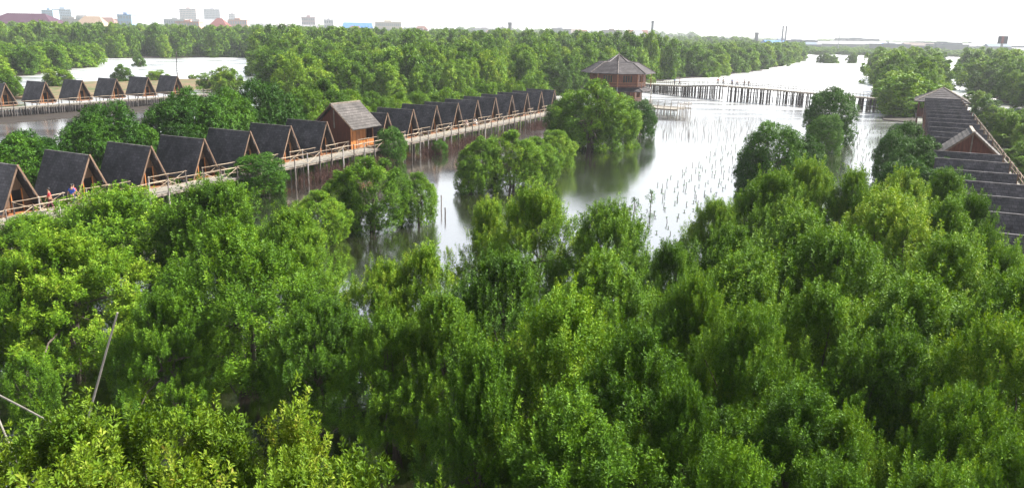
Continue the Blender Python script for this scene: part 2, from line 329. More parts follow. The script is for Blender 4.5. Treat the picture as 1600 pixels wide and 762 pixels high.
LANDMARKS = ['the sixth left hut', 'the seventh left hut', 'the cottage', 'the first hut past the cottage', 'the second hut past the cottage', 'the third hut past the cottage', 'the fourth hut past the cottage', 'the fifth hut past the cottage', 'the sixth hut past the cottage', 'the seventh hut past the cottage', 'the eighth hut past the cottage', 'the ninth hut past the cottage', 'the tenth hut past the cottage', 'the low islet trees', 'the octagonal pavilion', 'the jetty', 'the left part of the bridge', 'the people on the bridge', 'the bridge middle', 'the lone water tree', 'the bridge end', 'the round lagoon trees', 'the pyramid roof', 'the walkway end', 'the right walkway']
GROVES = [('far right grove mangrove above', 'trees of the far right grove'), ('forest mangrove above', 'trees of the dense forest behind the left huts'), ('right shore mangrove above', 'trees of the grove on the right shore')]
GROVE_TREES = [
 (-42.34,150.42,10.35,3.54,1,0,0),(-37.82,153.94,7.99,4.11,1,1,0),(-32.89,156.91,10.8,3.51,1,2,0),(-25.44,158.99,8.62,3.75,1,3,0),(-19.16,162.1,8.26,3.3,1,4,0),
 (-41.15,158.71,9.83,4.25,1,1,1),(-35.75,161.76,9.46,4.58,1,2,1),(-12.9,166.61,8.98,3.25,1,6,0),(-26.69,165.34,9.62,3.97,1,3,1),(-44.09,163.53,9.95,3.42,1,1,2),
 (-32.21,167.05,11.12,3.45,1,2,2),(-19.71,169.37,8.11,4.19,1,4,1),(-10.22,173.66,9.87,4.19,1,7,0),(-27.27,171.92,11.24,3.45,1,3,2),(-37.94,170.83,10.2,4.16,1,2,3),
 (-43.63,169.95,8.89,4.68,1,1,3),(-49.51,168.68,10.14,4.59,1,0,1),(-15.85,175.39,9.07,4.13,1,5,0),(-6.17,177.66,11.46,4.34,1,8,0),(-35.77,176.19,10.25,3.28,1,2,4),
 (-42.54,176.1,8.89,4.61,1,1,4),(-19.18,181.16,11.44,3.24,1,5,1),(-25.47,180.91,9.64,4.49,1,4,2),(-12.91,182.45,10.25,4.1,1,6,1),(-48.77,176.78,10.74,3.77,1,1,5),
 (79.88,165.16,9.03,3.39,2,20,0),(-6.19,183.94,10.79,4.41,1,8,1),(-36.21,182.41,11.65,3.83,1,2,5),(2.78,187.09,10.78,3.94,1,10,0),(-20.17,187.31,11.77,4.83,1,5,2),
 (-53.31,181.84,9.13,3.7,1,0,2),(-41.8,185.79,10.22,4.19,1,2,6),(-14.9,191.86,11.31,3.36,1,6,2),(-2.93,192.55,9.28,4.48,1,9,0),(-31.59,190.29,11.4,3.66,1,3,3),
 (-9.08,192.71,10.54,4.72,1,7,1),(-38.04,190.16,9.55,4.82,1,2,7),(86.96,173.9,9.95,3.77,2,21,0),(-46.94,189.13,10.71,4.09,1,1,6),(-25.9,193.16,10.03,4.08,1,4,3),
 (1.83,195.95,12.11,4.56,1,10,1),(113.42,161.45,8.16,3.97,0,24,0),(-18.2,196.67,11.79,3.87,1,5,3),(-43.52,194.15,9.84,4.3,1,2,8),(9.32,199.28,9.2,4.36,1,12,0),
 (-51.32,193.28,11.29,3.28,1,1,7),(-30.39,197.77,8.87,4.6,1,3,4),(86.41,180.52,8.29,4.94,2,20,1),(-58.7,191.5,11.8,4.5,1,0,3),(-12.61,200.47,11.8,4.27,1,6,3),
 (92.16,179.18,10.26,3.51,2,21,1),(-5.7,202.89,11.58,4.36,1,8,2),(-35.75,200.36,10.02,4.23,1,3,5),(-22.02,202.58,12.04,4.18,1,5,4),(13.98,204.18,10.28,4.76,1,13,0),
 (-47.53,199.46,8.94,4.71,1,1,8),(0.85,205.17,10.35,4.07,1,10,2),(-28.13,203.94,11.11,4.07,1,4,4),(-58.09,197.91,9.32,3.55,1,0,4),(-14.53,206.08,9.29,3.65,1,6,4),
 (90.23,188.77,9.61,4.63,2,20,2),(10.67,209.14,9.66,3.6,1,12,1),(120.51,171.46,8.15,5,0,24,1),(-7.9,209.59,12.35,3.93,1,8,3),(-38.19,206.95,9.82,4.05,1,3,6),
 (-0.08,211.73,11.23,3.44,1,9,1),(-32.15,209.33,10.17,4.47,1,3,7),(-25.78,210.5,11.99,3.31,1,4,5),(-18.93,211.48,10.88,4.86,1,5,5),(-47.73,207.7,11.11,3.85,1,2,9),
 (-60.09,205.54,9.85,4.48,1,0,5),(15.83,214.02,11.66,4.04,1,13,1),(118.59,179.42,9.29,4.8,0,24,2),(-6.02,215.48,9.67,3.45,1,8,4),(-54.89,208.53,9.81,4.26,1,1,9),
 (99.48,191.49,8.66,4.78,2,21,2),(21.39,216.17,12.06,4.84,1,13,2),(-20.21,217.29,12.02,5.06,1,5,6),(-36.58,215.17,10.11,3.35,1,3,8),(94.04,197.05,9.69,3.78,2,20,3),
 (6.94,218.88,11.89,3.77,1,11,0),(-44.07,215.14,10.88,4.33,1,2,10),(14.13,220.05,11.61,3.81,1,12,2),(-13.68,220.41,9.82,4.45,1,6,5),(124.86,182.27,10.25,3.35,0,24,3),
 (-3.29,221.51,11.59,4,1,9,2),(100.08,197.84,10.63,4.76,2,21,3),(-26.67,221.06,10.82,3.98,1,4,6),(-56.56,216.55,10.95,4.72,1,1,10),(-37.77,221.01,9.52,4.24,1,3,9),
 (10.15,224.71,11.47,5,1,12,3),(-62.92,216.46,11.71,4.7,1,0,6),(19.29,225.34,10.25,4.24,1,13,3),(-11.86,226.23,10.49,3.28,1,7,2),(-51.41,221.16,12.78,5.03,1,1,11),
 (-34.02,225.64,11.17,3.79,1,3,10),(-44.14,224.8,12.1,5.11,1,2,11),(99.91,206.27,8.34,3.94,2,20,4),(130.37,188.57,8.05,4.19,0,24,4),(-18.6,228.98,11.65,3.88,1,6,6),
 (1.56,230.07,11.97,3.79,1,10,3),(26.92,228.84,11.8,3.45,1,14,0),(-26.97,229.47,10.83,3.68,1,4,7),(124.33,194.75,8.69,3.83,0,24,5),(-59.73,224.03,9.77,3.97,1,1,12),
 (12.15,231.58,10.25,3.37,1,12,4),(-4.61,232.18,12.18,3.76,1,8,5),(107.74,206.22,8.58,4.41,2,21,4),(21.03,231.96,11.86,3.97,1,13,4),(-37.1,231.14,11.47,4.92,1,3,11),
 (-48.64,229.34,9.95,3.99,1,2,12),(6.02,234.6,10.84,4.77,1,11,1),(-15.1,234.45,10,4.58,1,6,7),(102.13,212.15,10.43,3.36,2,20,5),(-67.96,226.68,12.04,3.68,1,0,7),
 (135.8,194.35,9.07,3.76,0,24,6),(125.98,201.89,10.2,4.17,0,24,7),(-20.9,237.56,9.96,4.69,1,5,7),]
STAKES = [
 (25.39,118.72,0.73),(31.13,123.73,0.62),(33.41,137.13,0.60),(29.97,145.92,0.54),(26.76,131.44,0.44),(30.20,115.56,0.91),(23.03,117.96,0.85),(32.37,118.80,0.57),
 (35.07,126.82,0.81),(35.80,124.25,0.69),(33.19,123.10,0.56),(27.60,123.96,0.97),(34.88,140.80,0.52),(44.31,147.61,0.77),(44.61,142.66,0.99),(34.84,122.83,0.77),
 (37.07,128.54,0.92),(25.29,128.84,0.65),(36.65,142.16,0.80),(23.82,118.54,0.65),(27.04,116.37,0.44),(30.42,140.93,0.99),(26.94,120.90,0.99),(33.43,134.61,0.74),
 (27.87,134.95,0.75),(23.68,123.75,0.67),(24.30,119.45,0.94),(31.40,139.77,0.67),(25.02,124.05,0.42),(32.91,126.69,0.70),(38.12,126.07,0.60),(32.55,134.82,0.79),
 (30.99,128.61,0.80),(45.04,146.18,0.91),(30.49,115.98,0.68),(26.05,116.75,0.48),(32.23,117.49,0.45),(35.20,132.31,0.75),(43.33,145.38,0.94),(38.41,138.99,0.86),
 (24.24,134.38,0.79),(26.73,126.30,0.60),(25.24,131.14,0.78),(32.54,141.26,0.46),(32.60,116.02,0.72),(28.60,127.87,0.78),(37.94,130.92,0.54),(31.32,144.36,0.52),
 (29.24,121.13,0.84),(35.26,132.21,0.43),(29.07,119.28,0.47),(30.33,138.84,0.52),(28.21,130.82,0.88),(34.83,135.99,0.82),(33.40,132.82,0.91),(34.84,136.61,0.88),
 (36.86,124.25,0.46),(30.29,140.38,0.58),(37.49,143.37,0.49),(27.72,127.01,0.48),(32.35,141.16,0.51),(27.80,126.90,0.73),(30.04,128.29,0.98),(30.26,124.68,0.40),
 (32.16,133.14,0.95),(37.75,130.07,0.53),(27.65,120.53,0.62),(38.22,146.64,0.92),(33.28,145.06,0.80),(41.35,134.36,0.64),(27.32,121.88,0.52),(29.74,117.92,0.81),
 (34.17,129.90,0.96),(26.85,120.27,0.58),(24.97,133.01,0.46),(25.36,119.87,0.76),(34.84,144.32,0.66),(28.10,125.95,0.56),(37.67,134.18,0.54),(27.79,136.83,0.49),
 (26.44,117.72,0.93),(24.12,131.71,0.62),(27.92,121.91,0.88),(35.90,125.84,0.43),(28.70,141.59,0.70),(33.30,122.39,0.79),(29.96,146.00,0.83),(34.31,125.91,0.72),
 (28.94,131.51,0.41),(30.49,137.33,0.57),(35.99,128.72,0.82),(29.50,116.91,0.66),(41.35,132.92,0.67),(39.57,140.11,0.61),(32.08,132.26,0.55),(25.79,122.23,0.47),
 (29.96,132.16,0.75),(27.31,118.21,0.98),(39.28,131.63,0.93),(37.12,124.88,0.63),(38.93,145.17,0.46),(41.13,145.36,0.43),(34.57,122.92,0.73),(31.44,134.79,0.63),
 (35.67,146.73,0.91),(31.19,138.32,0.50),(23.73,121.96,0.59),(38.41,131.66,0.86),(36.64,138.60,0.65),(27.57,142.51,0.49),(43.55,143.44,0.93),(44.84,142.60,0.84),
 (32.37,125.81,0.73),(25.24,129.62,0.48),(34.61,127.83,0.63),(24.90,120.40,0.65),(23.85,114.58,0.64),(43.23,143.59,0.69),(45.25,145.57,0.92),(23.32,122.91,0.92),
 (34.36,130.66,0.54),(36.87,141.90,0.60),(27.14,121.97,0.82),(38.08,134.32,0.63),(25.22,135.52,0.54),(30.07,142.47,0.97),(31.00,133.49,0.93),(35.18,143.58,0.86),
 (33.33,140.55,0.61),(32.82,141.56,0.75),(39.89,132.92,0.45),(40.13,132.12,0.70),(22.64,118.66,0.98),(31.60,117.76,0.47),(29.68,122.02,0.84),(37.75,124.85,0.87),
 (38.62,124.92,0.46),(24.69,124.78,0.97),(40.59,135.05,0.65),(28.06,140.44,0.49),(28.76,133.36,0.84),(25.57,127.66,0.41),(30.07,134.19,0.70),(31.31,136.56,0.65),
 (29.47,119.41,0.46),(30.72,143.14,0.91),(32.09,141.40,0.49),(34.20,142.26,0.90),(37.76,143.49,0.47),(29.90,120.09,0.98),(34.82,129.74,0.52),(26.32,117.86,0.61),
 (27.68,117.85,0.55),(24.29,135.11,0.52),(41.64,139.21,0.62),(26.02,134.48,0.96),(39.58,132.51,0.48),(31.65,116.22,0.66),(30.43,131.71,0.55),(38.64,128.38,0.86),
 (25.80,120.11,0.92),(29.67,134.03,0.94),(37.10,134.52,0.78),(25.53,127.16,0.84),(28.66,143.80,0.95),(29.05,116.62,0.58),(44.16,145.80,0.97),(39.52,137.27,0.63),
 (24.52,127.50,0.46),(38.16,125.90,0.44),(46.22,148.11,0.81),(33.47,140.06,0.73),(23.23,118.92,0.66),(39.15,143.36,0.47),(26.00,118.20,0.69),(26.44,132.79,0.82),
 (30.83,135.41,0.53),(27.49,124.04,0.80),(33.49,145.76,0.41),(41.71,138.45,0.72),(44.06,148.07,0.42),(43.52,142.05,0.76),(33.53,144.17,0.85),(27.67,121.58,0.69),
 (44.26,141.32,0.74),(23.13,120.74,0.90),(33.66,119.69,0.72),(34.35,121.85,0.51),(35.59,132.02,0.84),(25.41,127.34,0.60),(29.36,134.26,0.61),(41.25,139.34,0.68),
 (41.97,147.24,0.48),(27.80,115.61,0.72),(23.92,120.58,0.68),(33.46,120.89,0.48),(33.36,142.33,0.43),(40.97,138.78,0.63),(33.67,129.88,0.80),(25.68,117.56,0.48),
 (35.44,134.78,0.89),(40.71,137.26,0.77),(23.76,131.29,0.91),(31.05,124.89,0.79),(29.34,134.68,0.81),]
SEEDLINGS = [
 (43.22,99.40,0.45),(52.30,114.57,0.35),(25.87,97.10,0.30),(50.13,114.05,0.45),(61.94,131.50,0.45),(37.74,84.67,0.45),(45.08,103.84,0.45),(54.74,122.02,0.30),
 (54.26,113.35,0.45),(65.65,138.72,0.45),(51.55,116.53,0.75),(14.75,76.46,0.45),(53.70,122.57,1.00),(28.44,106.60,1.00),(42.50,97.97,0.60),(26.17,92.18,0.35),
 (23.44,84.07,0.30),(25.13,90.23,0.75),(24.55,94.26,1.00),(59.13,135.76,1.00),(30.19,105.83,0.75),(29.20,104.39,0.60),(13.68,69.27,0.75),(10.36,62.32,0.60),
 (40.38,93.55,0.60),(48.30,102.57,1.00),(12.59,61.22,0.30),(38.70,88.77,1.00),(40.06,88.10,0.60),(45.82,98.03,0.75),(14.77,74.59,1.00),(21.35,80.11,0.45),
 (41.21,89.65,0.45),(22.28,86.65,0.75),(56.18,121.75,0.45),(10.13,63.61,0.60),(49.30,107.16,0.45),(49.44,105.54,0.30),(28.26,105.19,1.00),(50.78,106.24,1.00),
 (60.94,131.68,0.35),(60.22,128.48,0.35),(53.95,117.61,0.45),(11.09,68.77,1.00),(14.97,79.84,0.60),(44.49,99.11,1.00),(36.76,82.74,0.45),(51.60,109.52,0.35),
 (52.93,117.89,0.45),(44.99,101.81,1.00),(60.61,135.29,0.45),(15.14,67.29,0.30),(13.07,71.86,0.45),(10.45,67.76,0.75),(58.30,124.55,0.45),(55.73,119.83,1.00),
 (58.26,134.51,0.75),(11.35,59.48,0.35),(34.34,82.29,0.75),(16.84,71.33,0.35),(15.81,73.70,1.00),(36.99,88.29,0.45),(45.74,105.31,0.75),(48.43,112.98,0.45),
 (19.93,77.45,0.45),(22.22,85.28,0.45),(26.59,98.76,0.60),(11.49,70.13,0.45),(56.32,128.51,0.75),(21.26,77.93,0.45),(24.99,92.33,0.30),(22.32,93.28,0.75),
 (56.35,127.20,0.30),(23.46,82.75,0.30),(17.88,79.50,0.75),(50.72,115.43,0.30),(51.07,113.06,0.30),(44.17,94.03,1.00),(40.67,95.12,0.35),(47.62,104.55,0.35),
 (16.88,69.68,1.00),(50.91,107.95,0.45),(40.27,86.87,0.45),(25.57,101.08,1.00),(48.90,110.94,1.00),(46.27,106.97,0.45),(21.89,81.09,0.45),(7.92,63.71,0.35),
 (46.18,103.19,0.30),(46.00,101.54,1.00),(23.84,92.89,0.35),(56.08,130.91,0.45),(18.47,78.18,0.60),(20.41,84.28,0.60),(59.37,131.04,1.00),(53.53,121.24,0.60),
 (49.54,112.72,1.00),(11.43,63.23,1.00),(31.88,112.09,0.30),(28.06,98.24,0.30),(18.60,74.34,0.35),(25.00,88.42,1.00),(59.83,134.04,0.75),(12.81,62.95,1.00),
 (18.67,85.25,0.45),(17.47,73.05,0.75),(15.08,77.72,1.00),(24.41,96.57,0.45),(11.78,71.75,0.30),(47.20,100.84,0.45),(57.98,133.10,0.60),(54.88,116.96,0.35),
 (55.02,114.71,0.30),(60.60,129.69,1.00),(56.22,124.74,1.00),(14.25,72.88,1.00),(12.65,70.12,0.60),(63.41,132.62,0.75),(18.89,71.89,0.45),(38.57,87.34,0.75),
 (64.10,137.08,0.35),(55.49,117.98,0.45),(51.00,111.73,0.35),(19.92,75.25,0.45),(23.39,91.16,0.35),(26.35,102.19,0.60),(21.87,79.24,0.45),(13.56,67.84,0.45),
 (59.07,128.92,0.45),(16.06,67.89,0.30),(63.97,133.82,0.75),(47.42,108.39,0.45),(17.15,84.05,0.45),(27.03,104.08,1.00),(30.85,110.67,0.30),(41.70,97.06,0.45),
 (18.79,75.39,0.75),(54.35,123.84,0.75),(63.72,135.72,0.75),(51.60,120.21,0.45),(23.09,88.30,0.45),(42.81,92.28,0.30),(28.07,99.74,0.45),(36.45,86.46,0.45),
 (22.03,90.16,0.60),(13.66,76.38,0.35),(52.64,112.80,0.30),(17.37,78.08,0.75),(24.10,89.55,1.00),(46.82,99.51,0.60),(15.95,70.26,0.60),(21.02,89.21,0.75),
 (13.58,74.93,0.60),(43.05,96.40,0.60),(62.56,135.94,0.35),(23.52,86.41,1.00),(11.86,67.20,0.35),(51.20,118.29,0.60),(17.13,76.36,0.45),(9.27,66.45,0.35),
 (57.85,135.44,0.45),(11.06,65.21,0.35),(38.60,84.16,0.30),(21.99,88.61,0.35),(30.92,108.87,0.60),(27.91,101.62,0.45),(29.32,107.89,1.00),(50.66,117.16,1.00),
 (47.23,109.89,0.45),(56.96,129.79,0.75),(10.17,69.33,0.45),(38.39,91.32,0.75),(28.53,103.36,0.45),(17.74,74.85,0.75),(19.42,84.14,0.75),(53.01,119.44,0.30),
 (13.91,64.25,0.45),(14.96,70.66,0.45),(62.83,134.50,1.00),(40.25,92.36,1.00),(57.62,121.31,0.45),(39.69,85.21,0.75),(57.19,123.05,0.75),(17.18,80.40,0.75),
 (12.14,64.84,0.35),(61.87,138.48,0.30),(19.27,88.20,0.45),(50.58,109.75,0.75),(9.44,64.73,0.35),(16.08,80.54,1.00),(61.71,135.05,0.30),(19.99,89.62,0.60),
 (44.62,95.40,0.45),(60.12,126.65,0.45),(9.57,59.37,0.45),(19.20,86.64,0.35),(12.36,59.20,0.45),(35.49,85.28,0.35),(22.12,82.68,0.60),(42.43,94.72,0.75),
 (18.24,70.71,0.75),(48.38,107.65,0.60),(21.40,92.73,0.75),(52.84,116.20,0.60),(14.24,65.49,0.45),(9.03,60.96,0.35),(38.41,85.75,0.35),(22.21,91.90,0.45),
 (42.02,93.11,0.45),(33.11,81.48,0.45),(63.98,139.24,0.30),(18.07,81.45,0.60),(50.34,108.77,0.45),(57.18,131.68,0.45),(8.52,62.69,0.60),(53.28,114.08,0.60),
 (57.05,126.43,0.35),(48.86,109.26,0.35),(39.09,92.71,1.00),(58.81,125.52,1.00),(20.72,81.90,0.45),(59.33,137.85,0.45),(19.19,79.43,0.45),(25.67,95.93,0.75),
 (48.27,105.75,0.35),(61.10,140.29,0.75),(43.84,97.13,0.30),(57.37,119.38,0.45),(45.69,99.84,0.35),(26.60,93.11,0.35),(55.30,126.02,0.75),(15.46,72.04,0.60),
 (27.36,96.94,1.00),(44.06,101.04,1.00),(24.64,99.30,0.30),(20.50,85.38,1.00),(57.97,131.01,1.00),(36.72,84.69,0.60),(53.53,124.43,0.45),(58.63,123.56,0.75),
 (48.72,103.88,0.75),(37.50,89.75,0.35),(60.94,133.65,1.00),(16.22,77.12,0.45),(63.26,137.97,0.75),(59.81,139.19,0.30),(12.31,68.26,0.45),(12.36,66.34,0.45),
 (62.53,130.67,0.75),(60.08,132.51,0.45),(20.06,80.32,0.45),(18.87,82.55,0.30),(10.26,66.20,0.30),(65.34,136.52,0.35),(61.71,129.43,0.75),(45.30,96.21,0.45),
 (60.60,141.21,0.75),(54.55,127.87,0.35),(10.94,61.47,0.45),(62.46,133.13,0.35),]
BANK_FOREST = [(-46.8,154.2),(-14.0,166.3),(8.8,195.6),(16.7,205.8),(42.2,262.2),(75.6,303.8),(114.1,370.4),(179.1,507.3),(253.8,714.3),(126.6,818.4),(-127.3,779.1),(-506.6,602.5),(-339.0,401.9),(-241.2,374.6),(-191.4,365.3),(-154.0,405.7),(-134.3,417.1),(-104.5,325.5),(-86.2,270.5),(-70.0,223.3),(-55.5,180.9)]
BANK_LEFT = [(-146.0,189.3),(-145.6,224.7),(-146.9,245.2),(-158.6,302.0),(-181.2,345.6),(-257.8,337.1)]
BANK_RIGHT = [(155.3,345.0),(99.7,216.4),(71.3,150.7),(74.2,146.8),(114.7,215.4),(164.8,310.4),(228.2,436.4),(202.4,426.0)]
BANK_FAR_RIGHT = [(201.9,361.0),(140.7,245.9),(126.2,205.6),(108.6,149.1),(336.9,471.8),(302.4,502.2),(263.7,467.4)]
# ------------------------------------------------------------------ ground, water, banks
def sheet(name, x0, x1, y0, y1, z, mat):
    me = bpy.data.meshes.new(name); me.from_pydata([(x0,y0,z),(x1,y0,z),(x1,y1,z),(x0,y1,z)], [], [(0,1,2,3)])
    return tag(mobj(name, me, mat), kind='structure')
sheet('ground', -9000, 9000, -3000, 11000, -0.8, M['mud'])
sheet('water', -900, 900, -250, 1050, 0.0, M['water'])
def bank(name, poly, z, mat, jit=1.5):
    """a low mud bank: uneven outline, sloping edge"""
    pts = []
    rr = random.Random(len(poly))
    for i, p in enumerate(poly):
        q = poly[(i+1) % len(poly)]; L = math.hypot(q[0]-p[0], q[1]-p[1]); k = max(1, min(30, int(L/5)))
        for j in range(k):
            t = j/k; pts.append((p[0]+(q[0]-p[0])*t + rr.uniform(-jit, jit), p[1]+(q[1]-p[1])*t + rr.uniform(-jit, jit)))
    bm = bmesh.new()
    vs = [bm.verts.new((x, y, z)) for x, y in pts]
    f = bm.faces.new(vs); bm.normal_update()
    if f.normal.z < 0: f.normal_flip()
    r = bmesh.ops.extrude_edge_only(bm, edges=list(f.edges))
    cx, cyy = sum(p[0] for p in pts)/len(pts), sum(p[1] for p in pts)/len(pts)
    for v in r['geom']:
        if isinstance(v, bmesh.types.BMVert): v.co.z = -0.5
    bmesh.ops.triangulate(bm, faces=[f])
    me = bpy.data.meshes.new(name); bm.to_mesh(me); bm.free()
    return tag(mobj(name, me, mat), kind='structure')
bank('mud_bank', BANK_FOREST, .18, M['mud'])
bank('mud_bank', BANK_LEFT, .18, M['mud'])
bank('mud_bank', BANK_RIGHT, .18, M['mud'])
bank('mud_bank', BANK_FAR_RIGHT, .18, M['mud'])
bank('sandy_bank', [(-96,160),(-84,185),(-78,200),(-74,222),(-86,230),(-104,226),(-116,205),(-112,180),(-104,163)], .45, M['sand'], 1.0)
bank('mud_bank', [(52,66),(85,132),(94,150),(112,150),(90,100),(70,60),(54,50)], .10, M['mud'], .8)
bank('mud_bank', [(-96,122),(-80,118),(-62,152),(-58,172),(-74,178),(-82,160)], .10, M['mud'], .6)  # dark sheet added below the back row to darken gaps between its piles
bank('far_plain', [(-5000,820),(-1200,640),(-500,640),(0,800),(300,860),(560,790),(900,700),(2500,700),(9000,2000),(9000,10500),(-9000,10500),(-9000,1500)], .5, M['plain'], 5)
for cx, cyy, a, b_ in ((-13.5,71,5.5,2.5),(-1,90,5,3.5),(13,130,7,4)):
    bank('mud_bank', [(cx+a*math.cos(t*.5236)*RNG.uniform(.85,1.1), cyy+b_*math.sin(t*.5236)*RNG.uniform(.85,1.1)) for t in range(12)], .06, M['mud'], .3)

# ------------------------------------------------------------------ trees
def unit(a): return a / np.maximum(1e-6, np.linalg.norm(a, axis=1, keepdims=True))
def crown_mesh(name, seed, R, H, zb, nl, tips, lv, ll, mat, up=.6, twig=.35, fill=.25, wid=.42, spread=.62, lobe=(.30,.46), taper=0.0, tall=1.2, subs=0, peak=(.68,.95), out=(.34,.54), cone=False, vup=.35, low=False):
    """leaf-sized faces in rosettes on the twigs of many lobes; 'tint' is each leaf's own shade of green"""
    g = np.random.default_rng(seed)
    hc = (H - zb) / 2.0; cz = zb + hc
    i = np.arange(nl); ga = i * 2.39996 + g.uniform(0, 6)
    zz = np.linspace(-1.0, 1.0, nl) + g.uniform(-.1, .1, nl); zz = np.clip(zz, -1.0, 1)
    rr = np.sqrt(np.maximum(0, 1 - zz*zz)); rr = np.where(zz < 0, np.maximum(rr, .86), rr)
    dirs = np.stack([rr*np.cos(ga), rr*np.sin(ga), zz], 1)
    if subs:                                             # several domes of different height share one root
        sa = np.arange(subs)*6.283/max(1, subs-1) + g.uniform(0, 6, 1) + g.uniform(-.35, .35, subs)
        sd = R*g.uniform(out[0], out[1], subs); sd[0] = R*.08
        sr = R*g.uniform(.46, .60, subs); sr[0] = R*.60
        sh = H*g.uniform(peak[0], peak[1], subs); sh[0] = H
        si = g.integers(0, subs, nl); si[:subs] = np.arange(subs)
    k = spread * g.uniform(.75, 1.12, (nl, 1))
    rl = R * g.uniform(lobe[0], lobe[1], nl)
    C = dirs * k * np.array([R, R, hc]) + np.array([0, 0, cz])
    if subs:
        hs = (sh[si]-zb)/2
        C = dirs*k*np.stack([sr[si], sr[si], hs], 1) + np.stack([sd[si]*np.cos(sa[si]), sd[si]*np.sin(sa[si]), zb + hs], 1)
    if cone:                                             # one billowing cone-dome, its skin broken into small tufts
        tq = g.random(nl)**1.15; tq[0] = .99; an = ga
        x_ = np.clip((tq-.22)/.78, 0, 1)
        prof = np.where(tq < .22, .78 + tq, (1 - x_**1.35)**.85)
        p1, p2, p3 = g.uniform(0, 6.28, 3)
        bump = 1 + .20*np.sin(3*an + p1 + 2.5*tq) + .15*np.sin(5*an + p2 - 5*tq) + .10*np.sin(11*tq + 2*an + p3)
        rs = np.maximum(0, R*prof*bump*g.uniform(.74, 1.12, nl) - rl*.5)
        ox, oy = g.uniform(-.12, .12, 2)*R
        C = np.stack([rs*np.cos(an) + ox*tq, rs*np.sin(an) + oy*tq, zb + tq*(H-zb)*g.uniform(.86, 1.04, nl)], 1)
        dirs = np.stack([np.cos(an), np.sin(an), .35 + .9*tq], 1); dirs = unit(dirs)
    tt = np.clip((C[:, 2]-zb)/(H-zb), 0, 1); C[:, :2] *= (1 + taper*(.38 - tt))[:, None]; rl = rl*(1 - .35*taper*tt)
    C[:, 2] = np.clip(C[:, 2], zb + rl*.5, H - rl*.95)
    if low: C[:, 2] = zb + .3 + (C[:, 2]-C[:, 2].min())/(np.ptp(C[:, 2])+1e-6)*(C[:, 2].max()-zb-.3)
    # lobes -> twig tips
    li = np.repeat(np.arange(nl), tips)
    v = g.normal(size=(len(li), 3)); v = unit(v) + dirs[li]*.55 + np.array([0, 0, vup]); v = unit(v)
    inner = g.random(len(li)) < fill
    rad = np.where(inner, g.uniform(.1, .75, len(li)), g.uniform(.82, 1.12, len(li)))
    T = C[li] + v * (rl[li]*rad)[:, None] * np.array([1, 1, tall])
    A = unit(v*.55 + np.array([0, 0, up]) + g.normal(size=v.shape)*.28)
    # tips -> leaves
    ti = np.repeat(np.arange(len(T)), lv); n = len(ti)
    a = A[ti]
    b = g.normal(size=(n, 3)); b = unit(b - a*(b*a).sum(1)[:, None])
    base = T[ti] - a * (g.random(n)*twig)[:, None] + g.normal(size=(n,3))*ll*.25
    l = unit(a*g.uniform(.05, .9, n)[:, None] + b)
    w = unit(np.cross(l, a) + g.normal(size=(n,3))*.25)
    nr = np.cross(w, l)
    L = ll * g.uniform(.65, 1.2, n)[:, None]; W = L*wid
    V = np.empty((n, 4, 3), np.float32)
    V[:, 0] = base; V[:, 2] = base + l*L - nr*L*.06
    V[:, 1] = base + l*L*.55 + w*W*.5 + nr*L*.07
    V[:, 3] = base + l*L*.55 - w*W*.5 + nr*L*.07
    tint = (.16 + .22*g.random(nl)[li][ti] + .22*g.random(len(T))[ti] + .36*g.random(n)**1.4)
    me = bpy.data.meshes.new(name)
    me.vertices.add(n*4); me.vertices.foreach_set('co', V.reshape(-1))
    q = np.arange(n)*4
    tri = np.stack([q, q+1, q+2, q, q+2, q+3], 1).reshape(-1).astype(np.int32)
    me.loops.add(n*6); me.loops.foreach_set('vertex_index', tri)
    me.polygons.add(n*2); me.polygons.foreach_set('loop_start', np.arange(n*2, dtype=np.int32)*3)
    at = me.attributes.new('tint', 'FLOAT', 'POINT'); at.data.foreach_set('value', np.repeat(tint, 4).astype(np.float32))
    me.update(calc_edges=True); me.materials.append(M[mat])
    return me, C, rl
